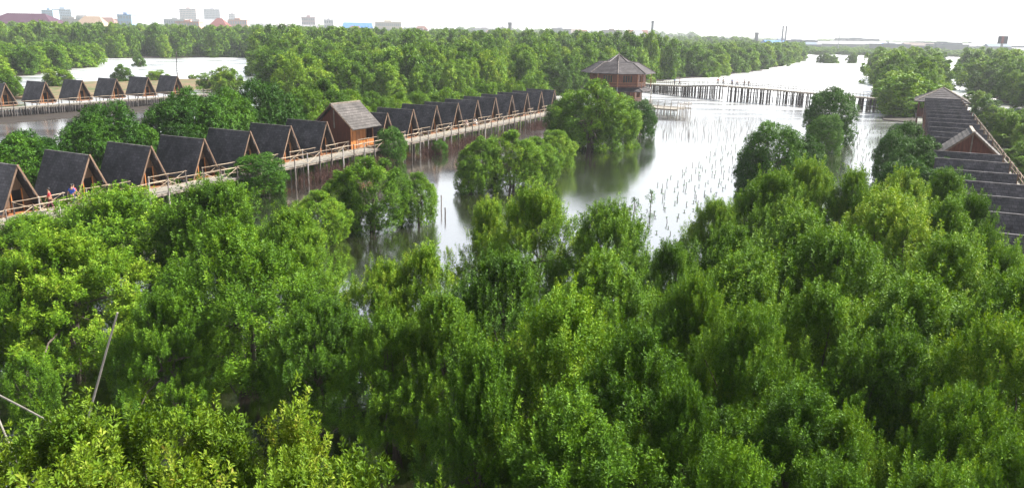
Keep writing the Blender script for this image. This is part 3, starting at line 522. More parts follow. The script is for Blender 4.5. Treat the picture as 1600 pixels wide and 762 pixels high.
def spray_mesh(name, seed, R, H, zb, nl, ns, lv, ll, mat, spread=.34, ln=(.45,.95), fat=.17, dome=1.35, dpow=.85, lean=.45, fill=.18, wid=.42, amp=1.0):
    """a billowing crown skin made of upright leafy sprays, clustered on the ends of the boughs"""
    g = np.random.default_rng(seed)
    an = np.arange(nl)*2.39996 + g.uniform(0, 6)
    tq = g.random(nl)**.95; tq[:2] = (.97, .9)
    x_ = np.clip((tq-.2)/.8, 0, 1); prof = np.where(tq < .2, .82 + .9*tq, (1 - x_**dome)**dpow)
    p1, p2, p3 = g.uniform(0, 6.28, 3)
    bump = 1 + amp*(.15*np.sin(3*an + p1 + 2.5*tq) + .10*np.sin(5*an + p2 - 5*tq) + .08*np.sin(9*tq + 2*an + p3))
    rs = R*prof*bump*g.uniform(.72, 1.04, nl); inner = g.random(nl) < fill; rs = np.where(inner, rs*g.uniform(.2, .7, nl), rs)
    ox, oy = g.uniform(-.14, .14, 2)*R
    top = H - ln[1]*.75
    C = np.stack([rs*np.cos(an) + ox*tq, rs*np.sin(an) + oy*tq, zb + tq*(top-zb)*g.uniform(.9, 1.02, nl)], 1)
    dirs = unit(np.stack([np.cos(an), np.sin(an), .25 + .9*tq], 1))
    li = np.repeat(np.arange(nl), ns); n1 = len(li)
    sig = spread*g.uniform(.7, 1.3, nl)[li]
    B = C[li] + g.normal(size=(n1, 3))*sig[:, None]*np.array([1, 1, .8])
    B[:, 2] = np.maximum(B[:, 2], zb*.5)
    A = unit(dirs[li]*lean + np.array([0, 0, 1.0]) + g.normal(size=(n1, 3))*.24)
    Ls = g.uniform(ln[0], ln[1], n1)
    ti = np.repeat(np.arange(n1), lv); n = len(ti); a = A[ti]
    s = g.random(n)**.85
    b = g.normal(size=(n, 3)); b = unit(b - a*(b*a).sum(1)[:, None])
    base = B[ti] + a*(s*Ls[ti])[:, None] + b*(fat*(1-.85*s)*np.sqrt(g.random(n)))[:, None]
    l = unit(a*g.uniform(.15, 1.0, n)[:, None] + b*.9); w = unit(np.cross(l, a) + g.normal(size=(n, 3))*.3); nr = np.cross(w, l)
    L = ll*g.uniform(.6, 1.2, n)[:, None]; W = L*wid
    V = np.empty((n, 4, 3), np.float32)
    V[:, 0] = base; V[:, 2] = base + l*L - nr*L*.06; V[:, 1] = base + l*L*.55 + w*W*.5 + nr*L*.07; V[:, 3] = base + l*L*.55 - w*W*.5 + nr*L*.07
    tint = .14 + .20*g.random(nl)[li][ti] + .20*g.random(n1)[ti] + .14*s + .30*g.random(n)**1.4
    me = bpy.data.meshes.new(name)
    me.vertices.add(n*4); me.vertices.foreach_set('co', V.reshape(-1)); q = np.arange(n)*4
    me.loops.add(n*6); me.loops.foreach_set('vertex_index', np.stack([q, q+1, q+2, q, q+2, q+3], 1).reshape(-1).astype(np.int32))
    me.polygons.add(n*2); me.polygons.foreach_set('loop_start', np.arange(n*2, dtype=np.int32)*3)
    at = me.attributes.new('tint', 'FLOAT', 'POINT'); at.data.foreach_set('value', np.repeat(tint, 4).astype(np.float32))
    me.update(calc_edges=True); me.materials.append(M[mat])
    return me, C, rs
def trunk_mesh(name, seed, C, H, zb, roots=5, n=6):
    g = random.Random(seed); mb = MB()
    stems = g.randint(2, 4); st = []
    for s in range(stems):
        an = g.uniform(0, 6.28); st.append((Vector((math.cos(an)*.12, math.sin(an)*.12, -.4)), Vector((math.cos(an)*.55, math.sin(an)*.55, zb + (H-zb)*.42))))
        a, b = st[-1]; mid = (a+b)/2 + Vector((g.uniform(-.15,.15), g.uniform(-.15,.15), 0))
        mb.tube([a, mid, b], [.13, .105, .08], n)
    for c in C[::max(1, len(C)//16)]:
        c = Vector(c); a, b = min(st, key=lambda s: (s[1]-c).length)
        t0 = a.lerp(b, g.uniform(.55, 1.0)); mid = t0.lerp(c, .5) + Vector((g.uniform(-.2,.2), g.uniform(-.2,.2), g.uniform(0,.25)))
        mb.tube([t0, mid, c], [.06, .042, .02], 5)
    for r in range(roots):
        an = g.uniform(0, 6.28); q = g.uniform(.7, 1.3); z = g.uniform(.5, 1.0)
        mb.tube([(math.cos(an)*.1, math.sin(an)*.1, z), (math.cos(an)*q*.6, math.sin(an)*q*.6, z*.7), (math.cos(an)*q, math.sin(an)*q, -.4)], [.035,.035,.03], 4)
    me = mb.mesh(name); me.materials.append(M['bark']); return me
VAR = {}
def variant(cls, seed, R, H, zb, *a, **k):
    me, C, rl = crown_mesh('crown', seed, R, H, zb, *a, **k)
    VAR.setdefault(cls, []).append((me, trunk_mesh('trunk', seed+100, C, H, zb), R, H))
def spray_variant(cls, seed, R, H, zb, *a, **k):
    me, C, rs = spray_mesh('crown', seed, R, H, zb, *a, **k)
    VAR.setdefault(cls, []).append((me, trunk_mesh('trunk', seed+100, C, H, zb), R, H))
for s in range(4):
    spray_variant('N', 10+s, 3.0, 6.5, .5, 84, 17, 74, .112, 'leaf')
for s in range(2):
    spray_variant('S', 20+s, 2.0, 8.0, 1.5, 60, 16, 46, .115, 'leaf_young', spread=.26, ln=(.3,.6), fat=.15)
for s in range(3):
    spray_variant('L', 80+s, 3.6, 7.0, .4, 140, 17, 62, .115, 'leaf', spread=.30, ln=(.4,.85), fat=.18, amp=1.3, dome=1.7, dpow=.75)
for s in range(3):
    variant('R', 70+s, 3.0, 6.5, .05, 58, 78, 11, .165, 'leaf', up=.7, twig=.4, fill=.25, lobe=(.17,.30), spread=.80, taper=.15, tall=1.35, low=True, vup=.5)
for s in range(2):
    variant('MD', 40+s, 3.0, 6.5, .05, 54, 80, 11, .18, 'leaf_dark', up=.4, twig=.28, fill=.25, lobe=(.2,.33), spread=.76, tall=1.2, low=True)
for s in range(4):
    variant('F', 50+s, 3.0, 6.5, .1, 42 + 3*s, 66, 9, .22, 'leaf', up=.5, twig=.35, fill=.2, wid=.5, lobe=(.19,.34), spread=.84, taper=.1, subs=4+s%2, low=True)
for s in range(3):
    variant('V', 60+s, 3.0, 6.5, .2, 28, 46, 8, .34, 'leaf', up=.4, twig=.3, fill=.15, wid=.55, lobe=(.22,.38), spread=.82, subs=4, low=True)
def plant_tree(name, cat, x, y, h, r, cls, label, group, z=-.05, lean=.05):
    if cls == 'N' and r > 1.9: cls = 'L'
    me, tr, R, H = VAR[cls][RNG.randrange(len(VAR[cls]))]
    e = empty(name, (x, y, z), RNG.uniform(0, 6.28))
    lean *= 1.6 if cls in 'NL' else 1
    e.rotation_euler = (RNG.uniform(-lean, lean), RNG.uniform(-lean, lean), RNG.uniform(0, 6.28))
    e.scale = (r/R*RNG.uniform(.94,1.06), r/R*RNG.uniform(.94,1.06), h/H)
    tag(e, label, cat, group)
    mobj('trunk', tr, None, e); c = mobj('crown', me, None, e)
    return c
ORD = ['leftmost','second','third','fourth','fifth','sixth','seventh','eighth','ninth','tenth','eleventh','twelfth','thirteenth','fourteenth','fifteenth','sixteenth','seventeenth','eighteenth','nineteenth','twentieth','twenty-first','twenty-second','twenty-third']
for phrase, group, cls, lst in TIERS:
    for i, (x, y, h, r) in enumerate(lst):
        lab = phrase
        if len(lst) > 1: lab += ', ' + ('the rightmost' if i == len(lst)-1 else ORD[i] + (' from the left' if i else ''))
        plant_tree('leafy_shrub' if cls == 'S' else 'mangrove_tree', 'shrub' if cls == 'S' else 'tree', x, y, h*RNG.uniform(1.0,1.05), r*RNG.uniform(.95,1.06), cls, lab, group)
for x, y, h, r, cls, lab, group in BUSHES:
    plant_tree('mangrove_bush', 'bush', x, y, h, r, cls, lab, group, lean=.03)
src = []
ROWS = ['first','second','third','fourth','fifth','sixth','seventh','eighth','ninth','tenth','eleventh','twelfth','thirteenth','fourteenth','fifteenth','sixteenth','seventeenth','eighteenth','nineteenth','twentieth']
for x, y, h, r, gi, li, rank in GROVE_TREES:
    lab = '%s %s, %s counting back from the front' % (GROVES[gi][0], LANDMARKS[li], ROWS[rank])
    plant_tree('mangrove_tree', 'tree', x, y, h, r*1.1, 'F', lab, GROVES[gi][1], z=.1)

# the rest of the forest, too many to count: one object
def in_poly(P, X, Y):
    c = np.zeros(len(X), bool); j = len(P)-1
    for i in range(len(P)):
        xi, yi = P[i]; xj, yj = P[j]
        if yi != yj: c ^= ((yi > Y) != (yj > Y)) & (X < (xj-xi)*(Y-yi)/(yj-yi)+xi)
        j = i
    return c
def forest(name, label):
    X = NP.uniform(-560, 460, 24000); Y = NP.uniform(120, 900, 24000)
    own = np.array([(t[0], t[1]) for t in GROVE_TREES] + [(t[0], t[1]) for t in BUSHES] + [(q[0], q[1]) for t in TIERS for q in t[3]])
    ok = np.zeros(len(X), bool)
    for P in (BANK_FOREST, BANK_LEFT, BANK_RIGHT, BANK_FAR_RIGHT): ok |= in_poly(P, X, Y)
    ok &= ~in_poly([(-130,150),(-60,150),(-60,240),(-120,240)], X, Y)
    X, Y = X[ok], Y[ok]; keep = []; grid = {}
    for x, y in own: grid.setdefault((int(x//8), int(y//8)), []).append((x, y, 3.4))
    for x, y in zip(X, Y):
        sp = 4.4 + math.hypot(x, y)*.005; gx, gy = int(x//8), int(y//8)
        if all((u-x)**2+(v-y)**2 > min(sp, w+1)**2 for a in (gx-1, gx, gx+1) for b in (gy-1, gy, gy+1) for u, v, w in grid.get((a, b), ())):
            grid.setdefault((gx, gy), []).append((x, y, sp)); keep.append((x, y))
    pts = []
    for x, y in keep:
        d = math.hypot(x, y); h = (8.3 + min(4.4, max(0, (d-120)*.03))) * RNG.uniform(.66, 1.25)
        if x > 60: h = RNG.uniform(6.5, 11.5)
        if x < -140 and y < 350: h = RNG.uniform(6.2, 8.2)
        pts.append((x, y, .1, (3.7 + min(1.6, d*.0035))*RNG.uniform(.8, 1.25), h))
    for i in range(2600):                                            # wooded belts before the town and across the far shore
        y = RNG.uniform(640, 1500); x = RNG.uniform(-.8, .85)*y
        if x/y < .29:
            if y < 760 + 150*RNG.random(): continue
            pts.append((x, y, .4, RNG.uniform(5, 8.5), RNG.uniform(9, 14)))
        elif y > 720 and (y < 860 or RNG.random() < .5): pts.append((x, y, .4, RNG.uniform(4.5, 8.5), RNG.uniform(2.5, 5.5)))
    for i in range(520):                                             # green belt across the head of the lagoon
        y = RNG.uniform(735, 880); pts.append((y*RNG.uniform(.285, .86), y, .3, RNG.uniform(5, 8.5), RNG.uniform(2.6, 5.2)))
    for i in range(520):                                             # last hazy treeline against the sky
        y = RNG.uniform(1650, 2050); q = RNG.uniform(-.8, .85)
        pts.append((q*y, y, .4, RNG.uniform(9, 18), RNG.uniform(15, 24) if q < .22 else RNG.uniform(6, 11)))
    for x0, y0, x1, y1, k in ((189,495,197,482,5),(205,494,208,490,2),(216,483,232,466,8)):   # scrub on the far causeway
        for i in range(k):
            t = RNG.random(); pts.append((x0+(x1-x0)*t+RNG.uniform(-3,3), y0+(y1-y0)*t+RNG.uniform(-3,3), .1, RNG.uniform(2.2,3.4), RNG.uniform(4,6.5)))
    me = bpy.data.meshes.new(name); me.vertices.add(len(pts))
    P = np.array(pts, np.float32); me.vertices.foreach_set('co', P[:, :3].reshape(-1).copy())
    for nm, col in (('sr', P[:, 3]/3.0), ('sh', P[:, 4]/6.5)):
        a = me.attributes.new(nm, 'FLOAT', 'POINT'); a.data.foreach_set('value', col.copy())
    o = tag(mobj(name, me, None), label, 'forest', kind='stuff')
    ng = bpy.data.node_groups.new(name, 'GeometryNodeTree')
    ng.interface.new_socket('Geometry', in_out='INPUT', socket_type='NodeSocketGeometry'); ng.interface.new_socket('Geometry', in_out='OUTPUT', socket_type='NodeSocketGeometry')
    nn, ll = ng.nodes, ng.links
    gi, go = nn.new('NodeGroupInput'), nn.new('NodeGroupOutput')
    iop = nn.new('GeometryNodeInstanceOnPoints'); ll.new(gi.outputs[0], iop.inputs['Points'])
    jn = nn.new('GeometryNodeJoinGeometry')
    for c in FOREST_SRC:
        oi = nn.new('GeometryNodeObjectInfo'); oi.transform_space = 'ORIGINAL'; oi.inputs['Object'].default_value = c; oi.inputs['As Instance'].default_value = True
        ll.new(oi.outputs['Geometry'], jn.inputs[0])
    ll.new(jn.outputs[0], iop.inputs['Instance']); iop.inputs['Pick Instance'].default_value = True
    ri = nn.new('FunctionNodeRandomValue'); ri.data_type = 'INT'; ri.inputs[4].default_value = 0; ri.inputs[5].default_value = len(FOREST_SRC)-1
    ll.new(ri.outputs[2], iop.inputs['Instance Index'])
    rv = nn.new('FunctionNodeRandomValue'); rv.data_type = 'FLOAT_VECTOR'; rv.inputs[0].default_value = (-.06,-.06,0); rv.inputs[1].default_value = (.06,.06,6.28); rv.inputs['Seed'].default_value = 3
    ll.new(rv.outputs[0], iop.inputs['Rotation'])
    def attr(nm):
        a = nn.new('GeometryNodeInputNamedAttribute'); a.data_type = 'FLOAT'; a.inputs['Name'].default_value = nm; return a.outputs[0]
    cx = nn.new('ShaderNodeCombineXYZ'); s1, s2 = attr('sr'), attr('sh')
    ll.new(s1, cx.inputs[0]); ll.new(s1, cx.inputs[1]); ll.new(s2, cx.inputs[2]); ll.new(cx.outputs[0], iop.inputs['Scale'])
    ll.new(iop.outputs[0], go.inputs[0])
    md = o.modifiers.new('scatter', 'NODES'); md.node_group = ng
    return o
# three far trees standing left of the pond also lend their crowns to the forest
FOREST_SRC = [plant_tree('mangrove_tree', 'tree', x, y, 9, 4, 'V', lab, 'trees of the grove left of the pond')
              for x, y, lab in ((-152, 262, 'mangrove tree at the pond end of the left grove, the nearest to the water'), (-160, 285, 'mangrove tree in the left grove, behind the one nearest the pond'), (-168, 305, 'mangrove tree at the back of the left grove by the pond'))]
VV = []
for c in FOREST_SRC: VV.append(c)
# make sure all three shapes are used
for c, (me, tr, R, H) in zip(FOREST_SRC, VAR['V']): c.data = me
forest('mangrove_forest', 'dense mangrove forest stretching to the far town')
# ------------------------------------------------------------------ A-frame huts
DECK = 1.8
M['gable_wood'] = noise_mat('brown_gable_boards', [(0.3,(.07,.038,.022)), (0.6,(.13,.074,.042)), (0.85,(.20,.125,.075))], 2.5, .7, .25, (1,6,.4), per_object=.25)
M['bargeboard'] = noise_mat('brown_bargeboard', [(0.3,(.085,.052,.034)), (0.6,(.15,.096,.064)), (0.85,(.23,.155,.105))], 3, .65, .2, (1,1,.4), per_object=.2)
def make_hut():
    """front gable centre at the origin on deck level; +X to the walkway, Y along the row"""
    e = empty('a_frame_hut')
    L, W, A, t = 5.15, 1.42, 3.3, .11
    sl = Vector((0, W, A)).normalized(); nrm = Vector((0, A, -W)).normalized()
    for s in (-1, 1):
        mb = MB()
        # courses of shingles: nine overlapping bands, each tilted a little proud of the one below
        k = 9
        for i in range(k):
            f0, f1 = i/k, (i+1)/k + .012
            def P(f, off, x): return (x, s*(W*(1-f) + off*.93), A*f + off*.38)
            j = .018*((i*7) % 3 - 1)
            o0, o1 = t + .016, t + .006
            vs = [P(f0, 0, .28+j), P(f0, 0, -L), P(f0, o0, -L), P(f0, o0, .28+j), P(f1, 0, .28+j), P(f1, 0, -L), P(f1, o1, -L), P(f1, o1, .28+j)]
            mb.add(vs, [(0,1,2,3),(4,7,6,5),(0,3,7,4),(1,5,6,2),(3,2,6,7),(0,4,5,1)])
        mb.build('roof_slope', M['roof'], e)
        b = MB().bar((.34 + .035*s, s*(W+.16), -.05), (.34 + .035*s, -s*.05, A+.24), .06, .13).build('bargeboard', M['bargeboard'], e)
        MB().bar((-L+.03, s*(W-.02), .0), (-L+.03, s*.03, A-.02), .06, .12).build('rear_rafter', M['timber'], e)
    MB().box(-L-.02, .3, -.09, .09, A+.02, A+.19).build('ridge_cap', M['roof'], e)
    w = MB().prism([(-W+.12, .05), (W-.12, .05), (0, A-.28)], -.38, -.45).build('front_wall', M['gable_wood'], e)
    MB().box(-.37, -.33, -.36, .36, .06, 1.6).build('door', M['dark'], e)
    for s in (-1, 1): MB().box(-.36, -.29, s*.40-.04, s*.40+.04, .05, 1.68).build('door_post', M['orange_timber'], e)
    MB().prism([(-W+.05, .02), (W-.05, .02), (0, A-.1)], -L+.12, -L+.06).build('rear_wall', M['timber'], e)
    fl = MB()
    for i in range(12): fl.box(-L+.1 + i*.45, -L+.1 + i*.45 + .43, -W, W, -.14, -.02)
    fl.build('floor', M['timber'], e)
    for s in (-1, 1):
        MB().box(-.28, .12, s*1.02-.05, s*1.02+.05, .0, .42).build('porch_rail', M['timber'], e)
    pm = MB().tube([(0,0,-2.4), (0,0,-.1)], [.09,.08], 6).mesh('stilt'); pm.materials.append(M['pile'])
    for x in (-.3, -2.6, -4.9):
        for y in (-1.15, 1.15): mobj('stilt', pm, None, e, (x, y, 0))
    return e
HUT = make_hut(); hut_used = [False]
def place_hut(p, rz, label, group, s=1.0):
    h = HUT if not hut_used[0] else copy_tree(HUT)
    hut_used[0] = True
    h.location = (p.x, p.y, DECK); h.rotation_euler = (0, 0, rz + RNG.uniform(-.015,.015)); h.scale = (1, 1, s*RNG.uniform(.985,1.02))
    tag(h, label, 'hut', group)
P0 = Vector((-35.6, 55.1, 0)); R0 = Vector((43.0, 69.0, 0)); S = 5.625
NTH = ['first','second','third','fourth','fifth','sixth','seventh','eighth','ninth','tenth','eleventh','twelfth','thirteenth','fourteenth','fifteenth','sixteenth','seventeenth','eighteenth','nineteenth','twentieth']
for k in range(18):
    if k == 7: continue
    lab = ('dark shingled A-frame hut on the left boardwalk, %s from the left edge' % NTH[k]) if k < 7 else \
          ('dark shingled A-frame hut on the left boardwalk, %s past the cottage towards the pavilion' % NTH[k-8])
    place_hut(P0 + D*S*k, -AZ, lab, 'huts along the left boardwalk')
i = 0
for k in range(-13, 7):
    if k == -1: continue
    lab = ('dark hut roof in the right row, %s beyond the gabled cottage' % NTH[-k-2]) if k < -1 else \
          ('dark hut roof in the right row, %s on the near side of the gabled cottage' % NTH[k])
    place_hut(R0 - D*S*k, -AZ, lab, 'huts along the right walkway')
B0 = Vector((-84.8, 131.7, 0)); B1 = Vector((-68.3, 160.6, 0)); bd = (B1-B0)/5; BAZ = math.atan2(bd.x, bd.y)
for k in range(6):
    place_hut(B0 + bd*k, -BAZ, 'dark A-frame hut of the distant back row by the pond, %s from the left edge' % NTH[k], 'huts of the back row')

# ------------------------------------------------------------------ gabled cottages
def make_cottage(loc, label):
    """ridge along Y (the row), front wall on +X"""
    e = empty('gabled_cottage', (loc.x, loc.y, DECK), -AZ); tag(e, label, 'cottage', 'gabled cottages')
    x0, x1, hw, wall = -4.4, .2, 2.1, 2.35
    rz, xr, ov = 4.9, -2.1, .55
    for s, xe in ((1, x1+.75), (-1, x0-.75)):
        ze = wall - .12
        mb = MB(); k = 10
        for i in range(k):
            f0, f1 = i/k, (i+1)/k + .01
            def P(f, off, y): return (xe + (xr-xe)*f + s*off*.62, y, ze + (rz-ze)*f + off*.78)
            vs = [P(f0,0,-hw-ov), P(f0,0,hw+ov), P(f0,.15,hw+ov), P(f0,.15,-hw-ov), P(f1,0,-hw-ov), P(f1,0,hw+ov), P(f1,.11,hw+ov), P(f1,.11,-hw-ov)]
            mb.add(vs, [(0,1,2,3),(4,7,6,5),(0,3,7,4),(1,5,6,2),(3,2,6,7),(0,4,5,1)])
        mb.build('roof_slope', M['roof_brown'], e)
        for y in (-hw-ov-.04, hw+ov+.04):
            MB().bar((xe, y, ze+.03), (xr, y, rz+.03), .06, .13).build('bargeboard', M['bargeboard'], e)
    MB().box(xr-.13, xr+.13, -hw-ov-.05, hw+ov+.05, rz+.06, rz+.2).build('ridge_cap', M['wood'], e)
    # front wall: planks around an opening, balcony on the right
    m0 = M['orange_timber']
    for j in range(9):
        y = -hw + j*.3
        MB().box(x1-.08, x1 + .012*(j % 2), y+.006, y+.294, 0, wall + .05).build('plank', m0, e)
    MB().box(x1-.02, x1+.05, -hw+.25, -hw+.35, .9, 2.0).build('window_post', M['timber'], e)
    MB().box(x1+.012, x1+.05, -1.2, -.5, 0.05, 1.95).build('door', M['timber'], e)
    MB().box(x1-.9, x1-.8, .6, hw, 0, wall).build('recess_wall', M['glass'], e)
    for y in (.72, hw-.06): MB().box(x1-.1, x1, y-.06, y+.06, 0, wall+.1).build('post', M['timber'], e)
    for j in range(5):
        MB().box(x1, x1+.05, .66, hw, .12 + j*.17, .27 + j*.17).build('balcony_board', m0, e)
    for y in (-1, 1):
        g = MB().prism([(x0, 0), (x1-.09, 0), (x1-.09, wall), (x1+.5, wall+.02), (xr, rz-.12), (x0-.5, wall+.02), (x0, wall)], y*hw, y*(hw-.08), 'y')
        g.build('gable_wall', M['red_timber'], e)
        MB().box(xr-.06, xr+.06, y*(hw+.02)-.05, y*(hw+.02)+.05, wall-.1, rz-.15).build('king_post', M['wood'], e)
    MB().box(x0, x0+.08, -hw+.09, hw-.09, 0, wall).build('rear_wall', M['red_timber'], e)
    MB().box(x0, x1+.35, -hw, hw, -.16, -.02).build('floor', M['timber'], e)
    pm = MB().tube([(0,0,-2.4), (0,0,-.1)], [.1,.09], 6).mesh('stilt'); pm.materials.append(M['pile'])
    for x in (x0+.2, -2.1, x1-.1):
        for y in (-hw+.2, 0, hw-.2): mobj('stilt', pm, None, e, (x, y, 0))
    return e
make_cottage(P0 + D*S*7.05 + N*.35, 'timber cottage with grey gabled roof and orange front on the left boardwalk')
make_cottage(R0 + D*S*1.0 + N*.1, 'gabled cottage roof with dark red gable among the right row roofs')

# hip-roofed pavilion at the end of the right row
def make_hip(loc):
    e = empty('hip_roof_pavilion', (loc.x, loc.y, DECK), -AZ); tag(e, 'square pavilion with brown pyramid roof at the end of the right walkway', 'pavilion')
    r, ze, za = 4.3, 2.7, 5.0
    c = [(-r,-r,ze),(r,-r,ze),(r,r,ze),(-r,r,ze)]
    for i in range(4):
        a, b = Vector(c[i]), Vector(c[(i+1) % 4]); ap = Vector((0,0,za)); mb = MB(); k = 8
        for j in range(k):
            f0, f1 = j/k, (j+1)/k
            up0, up1 = Vector((0,0,.07)), Vector((0,0,.02))
            q = [a.lerp(ap,f0)+up0, b.lerp(ap,f0)+up0, b.lerp(ap,f1)+up1, a.lerp(ap,f1)+up1]
            lo = [p - Vector((0,0,.14)) for p in q]
            mb.add(q+lo, [(0,1,2,3),(7,6,5,4),(0,4,5,1),(1,5,6,2),(2,6,7,3),(3,7,4,0)])
        mb.build('roof_slope', M['roof_slate'], e)
        MB().tube([a+Vector((0,0,.08)), ap+Vector((0,0,.06))], .09, 6).build('hip_ridge', M['wood'], e)
    MB().tube([(0,0,za), (0,0,za+.35)], [.14,.05], 6).build('finial', M['wood'], e)
    for x in (-3.5, 0, 3.5):
        for y in (-3.5, 0, 3.5):
            if x or y: MB().box(x-.1, x+.1, y-.1, y+.1, -2.3, ze-.02).build('post', M['red_timber'], e)
    for a, b in (((-3.5,-3.5),(3.5,-3.5)), ((3.5,-3.5),(3.5,3.5)), ((3.5,3.5),(-3.5,3.5)), ((-3.5,3.5),(-3.5,-3.5))):
        MB().bar((*a, .5), (*b, .5), .08, .95).build('parapet', M['red_timber'], e)
    MB().box(-3.8, 3.8, -3.8, 3.8, -.2, 0).build('floor', M['deck'], e)
make_hip(R0 + D*S*14.2 - N*2.4)

# ------------------------------------------------------------------ boardwalks
def boardwalk(name, label, p0, p1, z, w, bay, sides=(-1, 1), mats=('pile','rail'), low=2.3, dense=1, braces=True, skip=None, group='boardwalks', railh=1.0):
    L = (p1-p0).length; t = (p1-p0)/L; rz = math.atan2(t.y, t.x); n = max(1, round(L/bay)); bay = L/n
    e = empty(name, (p0.x, p0.y, z), rz); tag(e, label, 'walkway', group)
    mb = MB(); k = int(L/.28)
    for i in range(k):
        x = i*L/k; o = RNG.uniform(-.05,.05); mb.box(x+.012, x+L/k-.012, -w/2-.08+o, w/2+.08+o, -.05 + RNG.uniform(-.008,.008), 0)
    tag(mb.build('deck', M['deck'], e), kind='stuff')
    for s in (-1, 1): MB().box(0, L, s*(w/2-.05)-.07, s*(w/2-.05)+.07, -.24, -.06).build('beam', M['wood'], e)
    def shared(mb, nm, mt):
        me = mb.mesh(nm); me.materials.append(M[mt]); return me
    pile = shared(MB().tube([(0,0,-low), (.02,0,-.8), (0,0,railh+.06)], [.085,.075,.05], 6), 'pile', mats[0])
    short = shared(MB().tube([(0,0,-low), (.02,.01,-1), (0,0,-.06)], [.085,.08,.075], 6), 'pile', mats[0])
    rail = shared(MB().tube([(-.12,0,railh), (bay/2,0,railh-.015), (bay+.12,0,railh)], [.038,.035,.035], 6), 'rail', mats[1])
    mid = shared(MB().tube([(-.05,0,railh*.52), (bay+.05,0,railh*.52)], .027, 5), 'rail', mats[1])
    brace = shared(MB().tube([(.05,0,.06), (bay-.05,0,railh-.05)], .027, 5), 'brace', mats[1])
    for i in range(n+1):
        x = i*bay
        for s in (-1, 1):
            if s in sides: mobj('pile', pile, None, e, (x, s*(w/2+.09), 0), (0,0,RNG.uniform(0,6)), (1,1,1))
            else: mobj('pile', short, None, e, (x, s*(w/2-.1), 0), (0,0,RNG.uniform(0,6)))
        if i < n:
            for j in range(1, dense):
                for s in (-1, 1):
                    if skip and skip(x): continue
                    mobj('pile', short, None, e, (x + bay*j/dense + RNG.uniform(-.08,.08), s*(w/2+RNG.uniform(-.1,.04)), -.02), (RNG.uniform(-.05,.05), RNG.uniform(-.05,.05), RNG.uniform(0,6)))
            for s in sides:
                y = s*(w/2+.09)
                if skip and s == 1 and skip(x): continue
                mobj('rail', rail, None, e, (x, y - .06*s, RNG.uniform(-.03,.03)), (0, RNG.uniform(-.012,.012), 0))
                mobj('rail', mid, None, e, (x, y - .06*s, RNG.uniform(-.03,.03)), (0, RNG.uniform(-.02,.02), 0))
                if braces:
                    if i % 2: mobj('brace', brace, None, e, (x, y + .06*s, 0))
                    else: mobj('brace', brace, None, e, (x + bay, y + .06*s, 0), (0,0,math.pi))
    return e
def walk_skip(x):            # no inner rail before the hut porches
    return ((x + 1.2) % S) < 2.2
a = P0 - D*S*1.5 + N*1.7; b = P0 + D*S*18.0 + N*1.7
boardwalk('boardwalk', 'long weathered boardwalk on piles with pole railings before the left huts', a, b, DECK-.02, 2.1, S/3, skip=walk_skip)
a = R0 - D*S*6.6 + N*1.7; b = R0 + D*S*13.4 + N*1.7
boardwalk('boardwalk', 'walkway with pole railing along the right edge of the right huts', a, b, DECK-.02, 2.0, S/3, skip=walk_skip)
bn = Vector((bd.y, -bd.x, 0)).normalized()
boardwalk('boardwalk', 'distant boardwalk on dense pale poles before the back row huts', B0 - bd*1.2 + bn*1.6, B1 + bd*.9 + bn*1.6, DECK-.3, 2.0, 1.9, sides=(-1,), dense=4, braces=False, mats=('pile_dark','rail'))
# the bridge over the lagoon, in straight runs
BR = [(31,221.5,2.1),(37.7,211.5,2.25),(43.7,202.2,2.6),(49.9,193.4,3.45),(51.4,189.3,3.5),(59.3,183.2,3.35),(60.6,182.3,3.3),(64.9,179.3,3.1),(73.5,171.9,2.9),(83.0,163.6,2.7),(90,157.5,2.6)]
def bridge():
    e = empty('timber_bridge', (BR[0][0], BR[0][1], 0)); tag(e, 'long timber footbridge on many dark poles crossing the lagoon', 'bridge')
    o = Vector((BR[0][0], BR[0][1], 0)); P = [Vector(p) - o for p in BR]; w = 1.1
    pm = MB().tube([(0,0,-1), (.0,0,0)], [.15,.14], 6).mesh('pile'); pm.materials.append(M['pile_dark'])
    post = MB().tube([(0,0,0), (0,0,1.0)], [.05,.045], 5).mesh('rail_post'); post.materials.append(M['wood'])
    for i in range(len(P)-1):
        a, b = P[i], P[i+1]; t = (b-a); L = t.length; t.normalize(); nn = Vector((t.y, -t.x, 0)).normalized()
        mb = MB(); k = max(2, int(L/.35))
        for j in range(k):
            c0, c1 = a.lerp(b, (j+.05)/k), a.lerp(b, (j+.95)/k); mb.bar(c0, c1, 2*w+.2, .07)
        tag(mb.build('deck', M['deck'], e), kind='stuff')
        for s in (-1, 1):
            MB().bar(a + nn*s*(w-.05) - Vector((0,0,.16)), b + nn*s*(w-.05) - Vector((0,0,.16)), .12, .24).build('beam', M['wood'], e)
            for h in (1.0, .55): MB().tube([a + nn*s*w + Vector((0,0,h)), b + nn*s*w + Vector((0,0,h))], .045, 5).build('rail', M['wood'], e)
        k = max(1, round(L/1.5))
        for j in range(k+1 if i == len(P)-2 else k):
            c = a.lerp(b, j/k)
            for s in (-1, 1): mobj('rail_post', post, None, e, c + nn*s*w)
        if i in (3, 5): continue                         # the two boat openings
        k = max(2, round(L/.78))
        for j in range(k+1):
            c = a.lerp(b, j/k)
            for s in (-1, 0, 1):
                if s == 0 and j % 2: continue
                q = c + nn*(s*w*.92 + RNG.uniform(-.1,.1)) + t*RNG.uniform(-.12,.12)
                mobj('pile', pm, None, e, (q.x, q.y, c.z - .08), (RNG.uniform(-.012,.012), RNG.uniform(-.012,.012), RNG.uniform(0,6)), (RNG.uniform(.7,1.1),)*2 + (c.z+.6,))
        for h in (.3, .6):
            MB().tube([a + nn*(w+.05) - Vector((0,0,a.z*h)), b + nn*(w+.05) - Vector((0,0,b.z*h))], .05, 5).build('tie_beam', M['pile'], e)
bridge()
